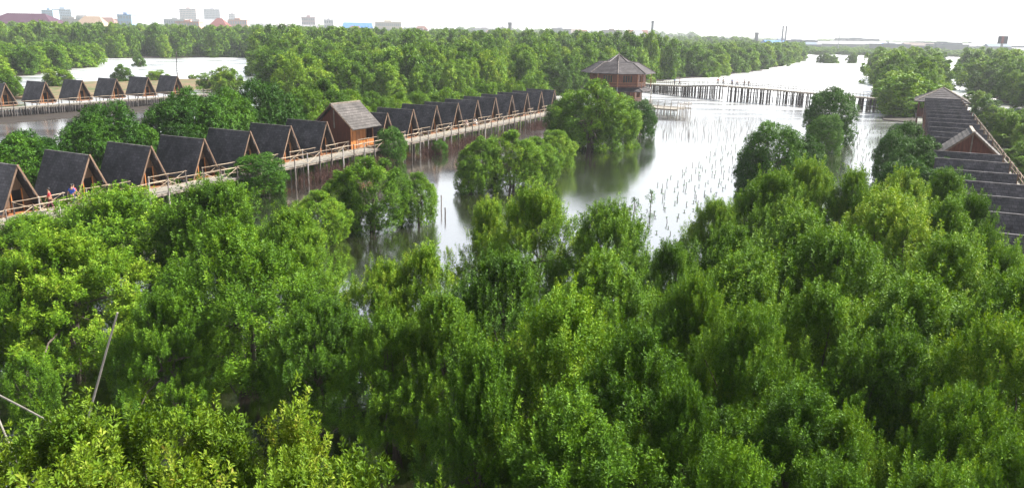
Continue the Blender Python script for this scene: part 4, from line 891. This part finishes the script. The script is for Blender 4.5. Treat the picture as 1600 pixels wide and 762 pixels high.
# far footbridge across the head of the lagoon
def far_bridge():
    e = empty('far_footbridge', (178, 520, 0)); tag(e, 'small low footbridge far off at the head of the lagoon', 'bridge')
    L = Vector((36, -28, 0)); mb = MB().bar((0,0,2.2), L + Vector((0,0,2.2)), 2.2, .35); mb.build('deck', M['pile'], e)
    MB().bar((0,0,3.3), L + Vector((0,0,3.3)), .12, .12).build('rail', M['wood'], e)
    for i in range(9):
        c = L*(i/8); MB().tube([(c.x,c.y,-.8),(c.x,c.y,3.4)], .18, 5).build('pile', M['pile'], e)
far_bridge()

# ------------------------------------------------------------------ octagonal pavilion
def octagonal():
    c = Vector((21.9, 170.0, 0)); fa = math.atan2(-c.y, -c.x)
    e = empty('octagonal_pavilion', (c.x, c.y, 0), fa); tag(e, 'two storey octagonal timber pavilion with tiered brown roof beside the lagoon', 'pavilion')
    def ring(r, z): return [Vector((r*math.cos(i*math.pi/4), r*math.sin(i*math.pi/4), z)) for i in range(8)]
    def roofs(name, r0, z0, r1, z1, k, ridges=True):
        A, B = ring(r0, z0), ring(r1, z1)
        for i in range(8):
            a, b, c2, d2 = A[i], A[(i+1) % 8], B[(i+1) % 8], B[i]; mb = MB()
            for j in range(k):
                f0, f1 = j/k, (j+1)/k; u0, u1 = Vector((0,0,.07)), Vector((0,0,.02))
                q = [a.lerp(d2,f0)+u0, b.lerp(c2,f0)+u0, b.lerp(c2,f1)+u1, a.lerp(d2,f1)+u1]
                mb.add(q + [p - Vector((0,0,.15)) for p in q], [(0,1,2,3),(7,6,5,4),(0,4,5,1),(1,5,6,2),(2,6,7,3),(3,7,4,0)])
            mb.build(name, M['roof_slate'], e)
            if ridges: MB().tube([A[i]+Vector((0,0,.1)), B[i]+Vector((0,0,.07))], .1, 6).build('hip_ridge', M['pile'], e)
    roofs('roof_slope', 7.9, 7.15, 4.3, 9.15, 8)
    roofs('roof_shoulder', 4.3, 9.15, 2.5, 9.35, 2)
    roofs('roof_cap', 2.5, 9.35, .12, 10.75, 5)
    MB().tube([(0,0,10.7),(0,0,11.3)], [.12,.04], 6).build('finial', M['wood'], e)
    roofs('skirt_roof', 7.4, 3.55, 5.7, 4.35, 3)
    for zb, zt, r, nm in ((4.2, 7.25, 5.75, 'upper'), (1.2, 3.75, 5.2, 'lower')):
        A = ring(r, 0)
        for i in range(8):
            a, b = A[i], A[(i+1) % 8]; t = (b-a).normalized(); L = (b-a).length; nrm = Vector((t.y, -t.x, 0))
            if nrm.dot(a) < 0: nrm = -nrm
            MB().tube([a + Vector((0,0,zb-.1)), a + Vector((0,0,zt))], .13, 6).build('corner_post', M['timber'], e)
            sill, head = zb + (zt-zb)*.36, zb + (zt-zb)*.82
            w = MB()
            w.bar(a + Vector((0,0,(zb+sill)/2)), b + Vector((0,0,(zb+sill)/2)), .12, sill-zb)
            w.bar(a + Vector((0,0,(zt+head)/2)), b + Vector((0,0,(zt+head)/2)), .12, zt-head)
            for f0, f1 in ((0,.26),(.74,1)):
                p, q = a.lerp(b,f0), a.lerp(b,f1); w.bar(p + Vector((0,0,(sill+head)/2)), q + Vector((0,0,(sill+head)/2)), .12, head-sill)
            wl_ = w.build('wall_panel', M['red_timber'] , e)
            p, q = a.lerp(b,.26) - nrm*.04, a.lerp(b,.74) - nrm*.04
            g = MB().bar(p + Vector((0,0,(sill+head)/2)), q + Vector((0,0,(sill+head)/2)), .03, head-sill).build('window', M['glass'], e)
            for j in range(5):
                m = a.lerp(b, .26 + .48*j/4); MB().bar(m + nrm*.03 + Vector((0,0,sill)), m + nrm*.03 + Vector((0,0,head)), .09, .09).build('mullion', M['timber'], g)
            for j in (.36, .7):
                MB().bar(a + nrm*.09 + Vector((0,0,zb+(zt-zb)*j*.5)), b + nrm*.09 + Vector((0,0,zb+(zt-zb)*j*.5)), .05, .1).build('trim_board', M['timber'], e)
    MB().add(ring(6.6, 1.0) + ring(6.6, 1.2), [tuple(range(7,-1,-1)), tuple(range(8,16))] + [(i,(i+1)%8,(i+1)%8+8,i+8) for i in range(8)]).build('floor', M['deck'], e)
    MB().add(ring(5.7, 4.0) + ring(5.7, 4.2), [tuple(range(7,-1,-1)), tuple(range(8,16))] + [(i,(i+1)%8,(i+1)%8+8,i+8) for i in range(8)]).build('upper_floor', M['timber'], e)
    for i, p in enumerate(ring(7.2, 0)): MB().tube([p + Vector((0,0,-.8)), p + Vector((0,0,3.6))], .1, 6).build('veranda_post', M['wood'], e)
    for i, p in enumerate(ring(7.3, 0)):
        if i in (1,2,3): MB().tube([p*.96 + Vector((0,0,4.2)), p*.96 + Vector((0,0,7.2))], .07, 6).build('eave_post', M['timber'], e)
    for r in (6.2, 3.4):
        for p in ring(r, 0): MB().tube([p + Vector((0,0,-.8)), p + Vector((0,0,1.0))], .14, 6).build('pile', M['pile'], e)
octagonal()

def jetty():
    p = Vector((29.5, 155.5, 0)); rz = -.62
    e = empty('jetty_platform', (p.x, p.y, 1.3), rz); tag(e, 'open timber jetty platform with pole railings right of the octagonal pavilion', 'jetty')
    w, l = 3.2, 4.2
    mb = MB()
    for i in range(24): mb.box(-l + i*2*l/24 + .01, -l + (i+1)*2*l/24 - .01, -w, w, -.06, 0)
    tag(mb.build('deck', M['deck'], e), kind='stuff')
    for y in (-w+.1, 0, w-.1): MB().box(-l, l, y-.07, y+.07, -.26, -.07).build('beam', M['wood'], e)
    pm = MB().tube([(0,0,-2.1),(0,0,1.1)], [.08,.05], 6).mesh('pile'); pm.materials.append(M['wood'])
    sp = MB().tube([(0,0,-2.1),(0,0,-.06)], [.08,.07], 6).mesh('pile'); sp.materials.append(M['pile'])
    for i in range(7):
        x = -l + i*2*l/6
        for y in (-w, w): mobj('pile', pm, None, e, (x, y, 0))
        for y in (-1.2, 1.2): mobj('pile', sp, None, e, (x, y, 0))
    for j in range(1, 5):
        for x in (-l, l): mobj('pile', pm, None, e, (x, -w + j*2*w/5, 0))
    for h in (.45, .75, 1.05):
        for y in (-w, w): MB().tube([(-l,y,h),(l,y,h)], .04, 5).build('rail', M['wood'], e)
        for x in (-l, l): MB().tube([(x,-w,h),(x,w,h)], .04, 5).build('rail', M['wood'], e)
    return e
jetty()

# ------------------------------------------------------------------ stakes and seedlings in the lagoon
stm = [MB().tube([(0,0,-.6),(.01*k,.02,.5),(.05*(k-1),.03,1.0)], [.028,.025,.018], 5).mesh('bamboo_stake') for k in range(3)]
for m in stm: m.materials.append(M['pile'])
for i, (x, y, h) in enumerate(STAKES):
    o = mobj('bamboo_stake', stm[i % 3], None, None, (x, y, 0), (RNG.uniform(-.1,.1), RNG.uniform(-.1,.1), RNG.uniform(0,6)), (.9,.9,h))
    tag(o, 'thin upright stake in the dense field of stakes beside the jetty', 'stake', 'stakes standing in the lagoon')
def seedling_mesh(seed):
    g = np.random.default_rng(seed); mb = MB().tube([(0,0,-.4),(.02,0,.5),(0,.02,1.0)], [.035,.03,.02], 5); k = len(mb.f)
    for i in range(10 if seed % 2 else 5):
        an = g.uniform(0, 6.28); z = g.uniform(.65, 1.0); l = g.uniform(.1,.22); w = .05
        d_ = Vector((math.cos(an), math.sin(an), g.uniform(-.1,.6))).normalized(); s = d_.cross(Vector((0,0,1))).normalized()
        b = Vector((0,0,z)); mb.add([b, b+d_*l*.5+s*w, b+d_*l, b+d_*l*.5-s*w], [(0,1,2),(0,2,3)])
    me = bpy.data.meshes.new('mangrove_seedling'); me.from_pydata(mb.v, [], mb.f)
    me.materials.append(M['bark']); me.materials.append(M['leaf_dark'])
    for p in me.polygons: p.material_index = 1 if p.index >= k else 0
    a = me.attributes.new('tint','FLOAT','POINT'); a.data.foreach_set('value', [.5]*len(me.vertices))
    return me
sdm = [seedling_mesh(s) for s in range(4)]
for i, (x, y, h) in enumerate(SEEDLINGS):
    o = mobj('mangrove_seedling', sdm[i % 4], None, None, (x, y, 0), (RNG.uniform(-.12,.12), RNG.uniform(-.12,.12), RNG.uniform(0,6)), (1.0,1.0,h*.52))
    tag(o, 'small planted mangrove seedling poking out of the open lagoon', 'seedling', 'seedlings planted in rows in the lagoon')
for x, y, h, lab in ((10.2,64.2,1.9,'tallest sparse seedling in the lagoon, just above the centre thicket'), (12.4,68.8,1.5,'second tall sparse seedling in the lagoon, right of the tallest'), (58.6,98.5,1.5,'sparse seedling in the right arm of the lagoon'), (43.5,77,1.6,'sparse sapling in the pale gap of the right thicket')):
    e = empty('mangrove_sapling', (x, y, 0)); tag(e, lab, 'sapling', 'saplings in the lagoon')
    MB().tube([(0,0,-.4),(.04,0,h*.5),(0,.03,h)], [.045,.04,.025], 5).build('stem', M['bark'], e)
    me, C_, r_ = crown_mesh('leaves', int(x*10), .55, h+.1, h*.3, 5, 9, 5, .16, 'leaf_dark', lobe=(.3,.5)); mobj('leaves', me, None, e)

# dry brown brush under the boardwalk
def brush(name, label, x, y, rx, ry, h, n, az):
    g = random.Random(int(x*7)); mb = MB()
    for i in range(n):
        u, v = g.gauss(0,.45), g.gauss(0,.45); p = Vector((u*rx, v*ry, -.3)); t = Vector((g.uniform(-.5,.5), g.uniform(-.5,.5), h*g.uniform(.5,1.1)))
        mb.tube([p, p+t*.5+Vector((g.uniform(-.1,.1),g.uniform(-.1,.1),0)), p+t], [.022,.018,.008], 4, cap=False)
        for j in range(2):
            q = p + t*g.uniform(.4,.9); mb.tube([q, q+Vector((g.uniform(-.35,.35), g.uniform(-.35,.35), g.uniform(.1,.4)))], [.013,.006], 3, cap=False)
    o = mb.build(name, M['twig'], None, loc=(x,y,0), rot=(0,0,az)); tag(o, label, 'brush', kind='stuff')
M['twig'] = noise_mat('dry_twigs', [(0.3,(.035,.016,.014)), (0.7,(.11,.055,.042))], 3, .9, 0)
ha = math.pi/2 - AZ
for i, (k, off) in enumerate(((5.3,3.4),(6.6,3.2),(9.2,3.6),(10.6,3.8),(14.5,3.6),(16,4.0))):
    p = P0 + D*S*k + N*off
    brush('dry_brush', ('dry brown brush under the boardwalk left of the cottage','dry brown brush under the boardwalk before the cottage','brown brush in the channel right of the narrow bush','brown brush beside the tiny bush by the boardwalk','dry reeds below the far end of the left boardwalk','dry stalks behind the round bush near the boardwalk end')[i], p.x, p.y, 4.2, 1.9, 1.6, 330, ha)

# ------------------------------------------------------------------ poles
def pole(name, label, pts, rad, mat='wood', cat='pole'):
    o = MB().tube([Vector(p)-Vector(pts[0]) for p in pts], rad, 7).build(name, M[mat], None, loc=pts[0]); tag(o, label, cat); return o
pole('leaning_pole', 'thin pale pole leaning up out of the dark gap behind the bottom left shrubs', [(-14.80,22.90,-.45),(-12.76,22.88,5.06),(-12.23,22.83,6.38)], [.040,.034,.028], 'deck')
pole('broken_pole', 'pale broken pole lying slantwise at the left edge above the shrubs', [(-18.9,25.9,2.15),(-17.2,25.0,1.98),(-15.6,24.2,1.75),(-15.1,23.9,-.45)], [.035,.033,.03,.03], 'deck')
pole('broken_pole', 'short pale pole crossing the longer one at the left edge', [(-18.9,25.75,2.25),(-18.1,25.1,1.2),(-17.2,24.5,-.45)], [.035,.035,.03], 'deck')
pole('utility_pole', 'thin bare pole standing on the pond bank behind the back row', [(-80.5,190,-.3),(-80.6,190,4.5),(-80.3,190,9.2)], [.13,.11,.09], 'pile')
pole('utility_pole', 'short dark post at the left edge above the back row', [(-132,202,-.3),(-132,202,6),(-132,202,8.2)], [.16,.14,.12], 'pile')
pole('curved_stick', 'thin bent dead stick rising from the channel left of the middle islet', [(-5.0,74.5,-.4),(-5.2,74.6,.8),(-4.8,74.7,1.6),(-4.3,74.8,2.2)], [.05,.045,.035,.02], 'pile')
for x, y, h, lab in ((-6.2,66.3,1.3,'dark stump pole in the channel above the centre thicket'), (-5.6,63.2,.9,'short dark stump pole in the channel, nearer the thicket')):
    pole('mooring_stump', lab, [(x,y,-.4),(x+.02,y,h*.5),(x,y,h)], [.06,.055,.05], 'pile', 'stump')
def gantry():
    e = empty('white_gantry', (-241.5, 420, 0)); tag(e, 'white goalpost-like frame standing above the far left treetops', 'gantry')
    for s in (-1, 1): MB().tube([(s*4.6,0,0),(s*4.6,0,12.6)], .25, 6).build('post', M['white'], e)
    MB().box(-5.0,5.0,-.3,.3,12.3,13.1).build('crossbeam', M['white'], e)
M['white'] = plain('white_paint', (.78,.77,.76), .5)
gantry()
# ------------------------------------------------------------------ people
def skin_mesh(name, nodes, edges, mat, parent, sub=1, root=0):
    me = bpy.data.meshes.new(name); me.from_pydata([n[:3] for n in nodes], edges, [])
    o = mobj(name, me, mat, parent)
    o.modifiers.new('skin', 'SKIN')
    if not me.skin_vertices:
        me.attributes  # layer is made with the modifier
    for i, n in enumerate(nodes):
        sv = me.skin_vertices[0].data[i]; sv.radius = (n[3], n[4] if len(n) > 4 else n[3]); sv.use_root = (i == root)
    s = o.modifiers.new('smooth', 'SUBSURF'); s.levels = sub; s.render_levels = sub
    for p in me.polygons: p.use_smooth = True
    return o
M['skin'] = plain('skin', (.34,.19,.12), .55); M['hair'] = plain('black_hair', (.012,.01,.009), .5)
def cloth(c): 
    k = 'cloth_%.2f_%.2f_%.2f' % c
    if k not in M: M[k] = noise_mat(k, [(0.3, tuple(v*.8 for v in c)), (0.7, c)], 8, .85, .1)
    return M[k]
def person(x, y, z, face, label, group, top, legs, step=.22, sit=False, arm=.12, s=1.0):
    e = empty('person', (x, y, z), face); tag(e, label, 'person', group); e.scale = (s, s, s)
    dz = -.42 if sit else 0
    hip, knee, foot = .92+dz, .5, .06
    L = []
    for sd, st in ((1, step), (-1, -step)):
        if sit: kn, an = (.44, sd*.11, .5), (.46, sd*.11, .08)
        else: kn, an = (st*.55+.03, sd*.10, knee), (st-.04*(st<0), sd*.10, .08)
        L.append((kn, an))
    arms = []
    for sd, st in ((1, -arm), (-1, arm)):
        arms.append(((st*.5, sd*.25, 1.17+dz), (st*1.6+.05, sd*.27, .93+dz)))
    nodes = [(0,0,hip,.13,.11),(0,0,1.15+dz,.12,.10),(0,0,1.36+dz,.14,.09),(0,0,1.46+dz,.055),(.01,0,1.53+dz,.06),(.02,0,1.62+dz,.095,.085),(.01,0,1.70+dz,.06)]
    edges = [(0,1),(1,2),(2,3),(3,4),(4,5),(5,6)]
    def chain(start, pts):
        k = start
        for p in pts: nodes.append(p); edges.append((k, len(nodes)-1)); k = len(nodes)-1
    for sd, (kn, an), (el, wr) in zip((1,-1), L, arms):
        chain(0, [(0,sd*.10,hip-.06,.085), (*kn,.06), (*an,.045), (an[0]+.16, an[1], .035, .035,.04)])
        chain(2, [(0,sd*.18,1.38+dz,.055), (*el,.042), (*wr,.034)])
        k = len(nodes)-1                                  # palm and five fingers
        palm = (wr[0]+.015, wr[1], wr[2]-.075, .024, .036); chain(k, [palm]); k = len(nodes)-1
        for f, (dx, ln) in enumerate(((-.03,.062),(-.01,.075),(.012,.07),(.032,.055))):
            chain(k, [(palm[0]+dx+.01, palm[1], palm[2]-.04, .0095), (palm[0]+dx+.02, palm[1]-sd*.012, palm[2]-.04-ln, .008)])
        chain(len(nodes)-9, [(palm[0]+.045, palm[1]-sd*.01, palm[2]+.005, .0105), (palm[0]+.062, palm[1]-sd*.015, palm[2]-.035, .009)])
    skin_mesh('body', nodes, edges, M['skin'], e, 1)
    tn = [(0,0,hip+.02,.155,.135),(0,0,1.15+dz,.145,.125),(0,0,1.36+dz,.165,.115),(0,0,1.44+dz,.075)]; te = [(0,1),(1,2),(2,3)]
    for sd, (el, wr) in zip((1,-1), arms):
        tn += [(0,sd*.18,1.38+dz,.078),(el[0]*.8, sd*.235, 1.2+dz,.066)]; te += [(2,len(tn)-2),(len(tn)-2,len(tn)-1)]
    skin_mesh('shirt', tn, te, cloth(top), e, 1)
    ln = [(0,0,hip+.03,.15,.13)]; le = []
    for sd, (kn, an) in zip((1,-1), L):
        ln += [(0,sd*.10,hip-.08,.105),(*kn,.08),(an[0],an[1],an[2]+.06,.065)]; k = len(ln); le += [(0,k-3),(k-3,k-2),(k-2,k-1)]
    skin_mesh('trousers', ln, le, cloth(legs), e, 1)
    hm = bmesh.new(); bmesh.ops.create_uvsphere(hm, u_segments=12, v_segments=8, radius=.112)
    for v in hm.verts:
        v.co.z *= 1.12
        if v.co.x > .03 and v.co.z < .03: v.co *= .72
        if v.co.z < -.05: v.co *= .8
    me = bpy.data.meshes.new('hair'); hm.to_mesh(me); hm.free(); mobj('hair', me, M['hair'], e, (-.012,0,1.655+dz))
    MB().add([(.10,-.012,1.60+dz),(.10,.012,1.60+dz),(.125,0,1.595+dz),(.10,0,1.64+dz)], [(0,1,2),(1,3,2),(3,0,2),(0,3,1)]).build('nose', M['skin'], e)
    for sd in (-1, 1): MB().box(.088,.104,sd*.036-.012,sd*.036+.012,1.632+dz,1.644+dz).build('eye', M['hair'], e)
wk = lambda k, off: P0 + D*S*k + N*off
p = wk(.22, 1.5); person(p.x, p.y, DECK, math.pi/2-AZ+2.6, 'person in a red shirt walking on the left boardwalk, the left one', 'walkers on the left boardwalk', (.62,.05,.06), (.10,.03,.04))
p = wk(.52, 1.6); person(p.x, p.y, DECK, math.pi/2-AZ+.3, 'person in a blue top walking on the left boardwalk', 'walkers on the left boardwalk', (.03,.09,.42), (.03,.03,.05))
p = wk(.60, 1.15); person(p.x, p.y, DECK, math.pi/2-AZ, 'person in a red top beside the one in blue on the left boardwalk', 'walkers on the left boardwalk', (.55,.08,.08), (.04,.04,.08), s=.95)
p = wk(11.2, 1.0); person(p.x, p.y, DECK, 1.2, 'person in pale clothes resting on the left boardwalk, the left of two', 'people resting on the boardwalk', (.72,.55,.5), (.45,.40,.38), sit=True)
p = wk(11.6, 1.2); person(p.x, p.y, DECK, 1.0, 'person in white resting on the left boardwalk, the right of two', 'people resting on the boardwalk', (.8,.78,.76), (.5,.5,.52), sit=True)
for i, (px, py, pz, top, lg, lab) in enumerate((
    (49.4,194.0,3.45,(.5,.06,.06),(.03,.03,.05),'person in red at the left end of the group on the bridge'),
    (50.3,192.6,3.5,(.05,.05,.06),(.04,.04,.06),'person in dark clothes second from the left on the bridge'),
    (51.5,189.1,3.5,(.08,.16,.35),(.03,.03,.04),'person in a blue shirt in the middle of the group on the bridge'),
    (52.5,188.4,3.5,(.55,.1,.12),(.03,.03,.06),'person in a red shirt in the middle of the group on the bridge'),
    (53.9,187.3,3.48,(.03,.03,.035),(.02,.02,.025),'person in black near the right end of the group on the bridge'),
    (54.8,186.7,3.45,(.03,.035,.04),(.03,.03,.05),'person in black at the right end of the group on the bridge'),
    (41.2,205.6,2.5,(.05,.25,.5),(.05,.06,.1),'person in a bright blue shirt alone on the left part of the bridge'),
    (42.2,204.2,2.55,(.3,.3,.33),(.05,.05,.07),'person in grey alone on the left part of the bridge'))):
    person(px, py, pz+.03, RNG.uniform(0,6.28), lab, 'people on the bridge', top, lg, s=1.03)

# ------------------------------------------------------------------ the town and works on the horizon
FM = {}
def fm(c):
    if c not in FM: FM[c] = noise_mat('far_colour_%d' % len(FM), [(0.3, tuple(v*.88 for v in c)), (0.7, c)], .15, .8, 0)  # far colours; those of the left town hold painted distance haze
    return FM[c]
def building(name, label, x0, x1, y, z1, depth, wall, roof=None, floors=0, kind='flat', cat='building', z0=.4, group='far town buildings'):
    e = empty(name, ((x0+x1)/2, y, z0)); tag(e, label, cat, group); w, h = (x1-x0)/2, z1-z0
    rh = {'hip': h*.42, 'gable': h*.35}.get(kind, 0)
    MB().box(-w, w, 0, depth, 0, h-rh).build('wall', fm(wall), e)
    if floors:
        fh = (h-rh)/floors; nb = max(3, int(2*w/3.2))
        glass = MB()
        for f in range(floors):
            for j in range(nb):
                xa = -w + (j+.22)*2*w/nb; xb = -w + (j+.78)*2*w/nb
                glass.box(xa, xb, -.12, .2, (f+.3)*fh, (f+.78)*fh)
        tag(glass.build('window', fm((.30,.33,.36)), e), kind='stuff')  # panes lightened: haze put into the glass colour
        for f in range(1, floors+1, max(1, floors//6)): MB().box(-w-.2, w+.2, -.35, depth+.2, f*fh-.25, f*fh).build('floor_band', fm(tuple(min(.85, v*1.1) for v in wall)), e)
    rc = fm(roof or wall)
    if kind == 'hip':
        o = min(w, depth/2)*.12 + .6; t = h-rh
        MB().add([(-w-o,-o,t),(w+o,-o,t),(w+o,depth+o,t),(-w-o,depth+o,t),(-w+min(w*.8,depth*.45),depth/2,h),(w-min(w*.8,depth*.45),depth/2,h)], [(0,1,5,4),(1,2,5),(2,3,4,5),(3,0,4),(3,2,1,0)]).build('roof', rc, e)
    elif kind == 'gable':
        t = h-rh; MB().add([(-w-.5,-.6,t),(w+.5,-.6,t),(w+.5,depth+.6,t),(-w-.5,depth+.6,t),(-w-.5,depth/2,h),(w+.5,depth/2,h)], [(0,1,5,4),(1,2,5),(2,3,4,5),(3,0,4),(3,2,1,0)]).build('roof', rc, e)
    else:
        MB().box(-w-.3, w+.3, -.3, depth+.3, h, h+.5).build('roof', rc, e)
        MB().box(-w*.35, w*.2, depth*.3, depth*.6, h+.5, h+.5+min(4, h*.1)).build('roof_house', fm(wall), e)
    return e
W1, W2, PK, BL = (.50,.49,.48), (.42,.42,.44), (.40,.31,.27), (.035,.14,.40)  # town walls greyed and paled, distance haze put into their colours
building('assembly_hall', 'long low hall with purple brown hipped roof at the far left edge', -462, -402, 700, 23.5, 30, (.60,.56,.50), (.05,.016,.035), 0, 'hip')
building('office_tower', 'pale blue tower block behind the purple roofed hall', -760, -742, 1300, 36, 18, (.34,.46,.56), None, 9)
building('office_tower', 'wide bluish glass block right of the pale blue tower', -858, -822, 1500, 41, 20, (.48,.55,.62), None, 9)
building('apartment_house', 'beige villa block with arched gables on the left skyline', -436, -408, 800, 23, 14, (.42,.32,.22), (.30,.22,.16), 4, 'hip')
building('warehouse', 'small blue roofed block left of the centre skyline towers', -541, -522, 1100, 28.5, 16, (.28,.42,.55), BL, 4)
building('apartment_tower', 'tall pink-white apartment tower, left of two on the skyline', -746, -709, 1800, 52, 24, (.66,.58,.56), None, 13)
building('apartment_tower', 'tall pale apartment tower, right of two on the skyline', -692, -656, 1800, 52, 24, (.64,.62,.64), None, 13)
building('apartment_tower', 'slim annex beside the right pale apartment tower', -655, -640, 1850, 44, 20, (.60,.57,.58), None, 10)
building('villa', 'white villa with red hipped roof below the pale towers', -342, -322, 900, 24.5, 16, (.5,.5,.5), (.16,.05,.045), 2, 'hip')
building('office_block', 'grey-pink office block with a stub tower on the left skyline', -344, -322, 1300, 32, 16, (.50,.42,.42), (.42,.30,.30), 5)
building('office_block', 'small white block with a mast left of the blue shed', -308, -293, 1300, 29, 14, (.62,.60,.62), None, 4)
building('warehouse', 'long shed with bright blue roof on the left skyline', -279, -234, 1300, 25.5, 26, (.10,.26,.55), BL, 0, 'gable')
building('warehouse', 'pale beige works buildings right of the blue shed', -226, -184, 1300, 27, 24, (.62,.54,.46), None, 3)
for i, (x0, x1, y, z, c) in enumerate(((-700,-640,1250,26,W1),(-620,-585,1200,24,PK),(-500,-470,1150,24,W1),(-455,-425,1150,25,W2),(-420,-392,1180,25,(.55,.35,.28)),(-395,-362,1250,26,W1),(-400,-372,950,20,(.5,.3,.24)),(-585,-555,1120,25,W2),(-262,-240,1500,22,W2),(-180,-120,1600,22,W2),(-90,-40,1700,21,W2),(10,60,1700,19,W2),(90,150,1500,18,W2))):
    building('town_house', 'low pale town building on the hazy left skyline, number %s from the left' % NTH[i], x0, x1, y, z, 14, c, (.22,.12,.10) if i % 3 == 1 else None, 3, 'hip' if i % 2 else 'flat', cat='house', group='low town buildings')
hr = random.Random(21)
for i in range(46):
    t = hr.random(); y = hr.uniform(900, 1700); x = -.62*y + (.62+.16)*y*t; w = hr.uniform(6, 16)
    c = hr.choice([W1, W2, PK, (.36,.34,.33), (.45,.40,.36)])
    building('small_house', 'small pale house in the hazy town strip along the left skyline', x-w, x+w, y, hr.uniform(15, 21) + (y-900)*.004, 12, c, hr.choice([(.20,.10,.08), (.26,.22,.2), (.3,.3,.32)]), 3 if i % 2 else 0, hr.choice(['hip','gable','flat']), cat='house', group='small houses of the far town')
for i in range(34):
    y = hr.uniform(900, 1900); x = y*hr.uniform(.30, .80); w = hr.uniform(8, 30); g_ = hr.uniform(.10, .20)
    building('small_shed', 'small grey works building in the hazy strip along the right skyline', x-w, x+w, y, hr.uniform(7, 11) + (y-900)*.002, 14, (g_, g_*1.03, g_*1.08), hr.choice([(.15,.16,.18), (.08,.12,.17), (.22,.22,.23), (.10,.075,.065)]), 0, hr.choice(['gable','flat']), cat='shed', group='small works buildings of the right skyline')
building('warehouse', 'bright blue works hall beneath the twin chimneys', 342, 370, 1100, 10.5, 26, BL, BL, 0, 'gable')
building('warehouse', 'small bright blue building on the right far shore', 452, 466, 1000, 8.5, 12, (.05,.26,.66), (.05,.26,.66), 0)
shed_x = [(a_, b_, c_, d_ + 2.5) for a_, b_, c_, d_ in [(380,430,1150,8),(405,520,1200,7.5),(440,480,980,6),(510,600,1300,8),(545,590,1050,6.5),(600,700,1250,7.5),(660,735,1050,6),(720,830,1300,8),(780,870,1150,6.5),(500,560,1500,12),(640,720,1600,12),(850,960,1500,11),(300,345,1300,8),(560,640,900,5.5),(640,690,860,5.2),(960,1080,1500,12),(880,960,1250,8)]]
for i, (x0, x1, y, z) in enumerate(shed_x):
    building('factory_shed', 'long pale factory shed on the far right shore, %s in the row' % NTH[i], x0, x1, y, z, 24, (.17,.18,.19) if i % 3 else (.11,.135,.165), (.22,.225,.235) if i % 2 else (.10,.135,.18), 0, 'gable' if i % 2 else 'flat', cat='shed', group='factory sheds on the far right shore')
def stack(name, label, x, y, z, r, mat, cat='chimney'):
    o = MB().tube([(0,0,0),(0,0,z*.9),(0,0,z*.905),(0,0,z)], [r*1.25,r*.9,r*1.1,r*1.05], 10).build(name, mat, None, loc=(x,y,.4)); tag(o, label, cat)
stack('factory_chimney', 'tall grey factory chimney above the centre right treetops', 151.5, 900, 29.5, 1.5, fm((.16,.17,.19)))
stack('factory_chimney', 'left of the twin thin chimneys over the blue works hall', 363, 1102, 29.5, 1.1, fm((.22,.22,.24)))
stack('factory_chimney', 'right of the twin thin chimneys over the blue works hall', 367.5, 1102, 29, 1.1, fm((.22,.22,.24)))
stack('water_stack', 'short dark stack on the skyline above the centre forest', -6.5, 900, 25, 2.4, fm((.22,.22,.24)), 'tower')
stack('water_stack', 'squat dark stack left of the twin chimneys', 268, 900, 19, 2.2, fm((.2,.2,.22)), 'tower')
stack('radio_mast', 'faint thin mast on the right skyline', 360, 900, 27, .35, fm((.4,.4,.42)), 'mast')
def water_tower():
    e = empty('water_tower', (313.0, 520, 0)); tag(e, 'dark square water tower on a single column at the right edge skyline', 'water tower')
    MB().tube([(0,0,0),(0,0,13.4)], [1.1,.85], 10).build('column', fm((.30,.31,.33)), e)
    MB().box(-2.0,2.0,-2.0,2.0,13.4,18.0).build('tank', fm((.055,.06,.07)), e)
    MB().box(-2.15,2.15,-2.15,2.15,13.2,13.5).build('platform', fm((.2,.2,.2)), e)
    MB().box(-2.05,-.5,-2.08,-1.9,13.6,17.9).build('tank_panel', fm((.16,.05,.05)), e)
water_tower()

# ------------------------------------------------------------------ hazy air
hz = MB().box(-1800, 1800, -60, 2100, -1.8, 62.0).build('haze', None)
tag(hz, 'thin pale haze in the air', 'haze', kind='stuff')
hm_ = bpy.data.materials.new('haze_air'); hm_.use_nodes = True
hn, hl = hm_.node_tree.nodes, hm_.node_tree.links
for n in list(hn):
    if n.type == 'BSDF_PRINCIPLED': hn.remove(n)
pv = hn.new('ShaderNodeVolumePrincipled'); pv.inputs['Color'].default_value = (.86,.90,.96,1); pv.inputs['Density'].default_value = HAZE; pv.inputs['Anisotropy'].default_value = .2
hl.new(pv.outputs[0], hn['Material Output'].inputs['Volume'])
hz.data.materials.append(hm_)
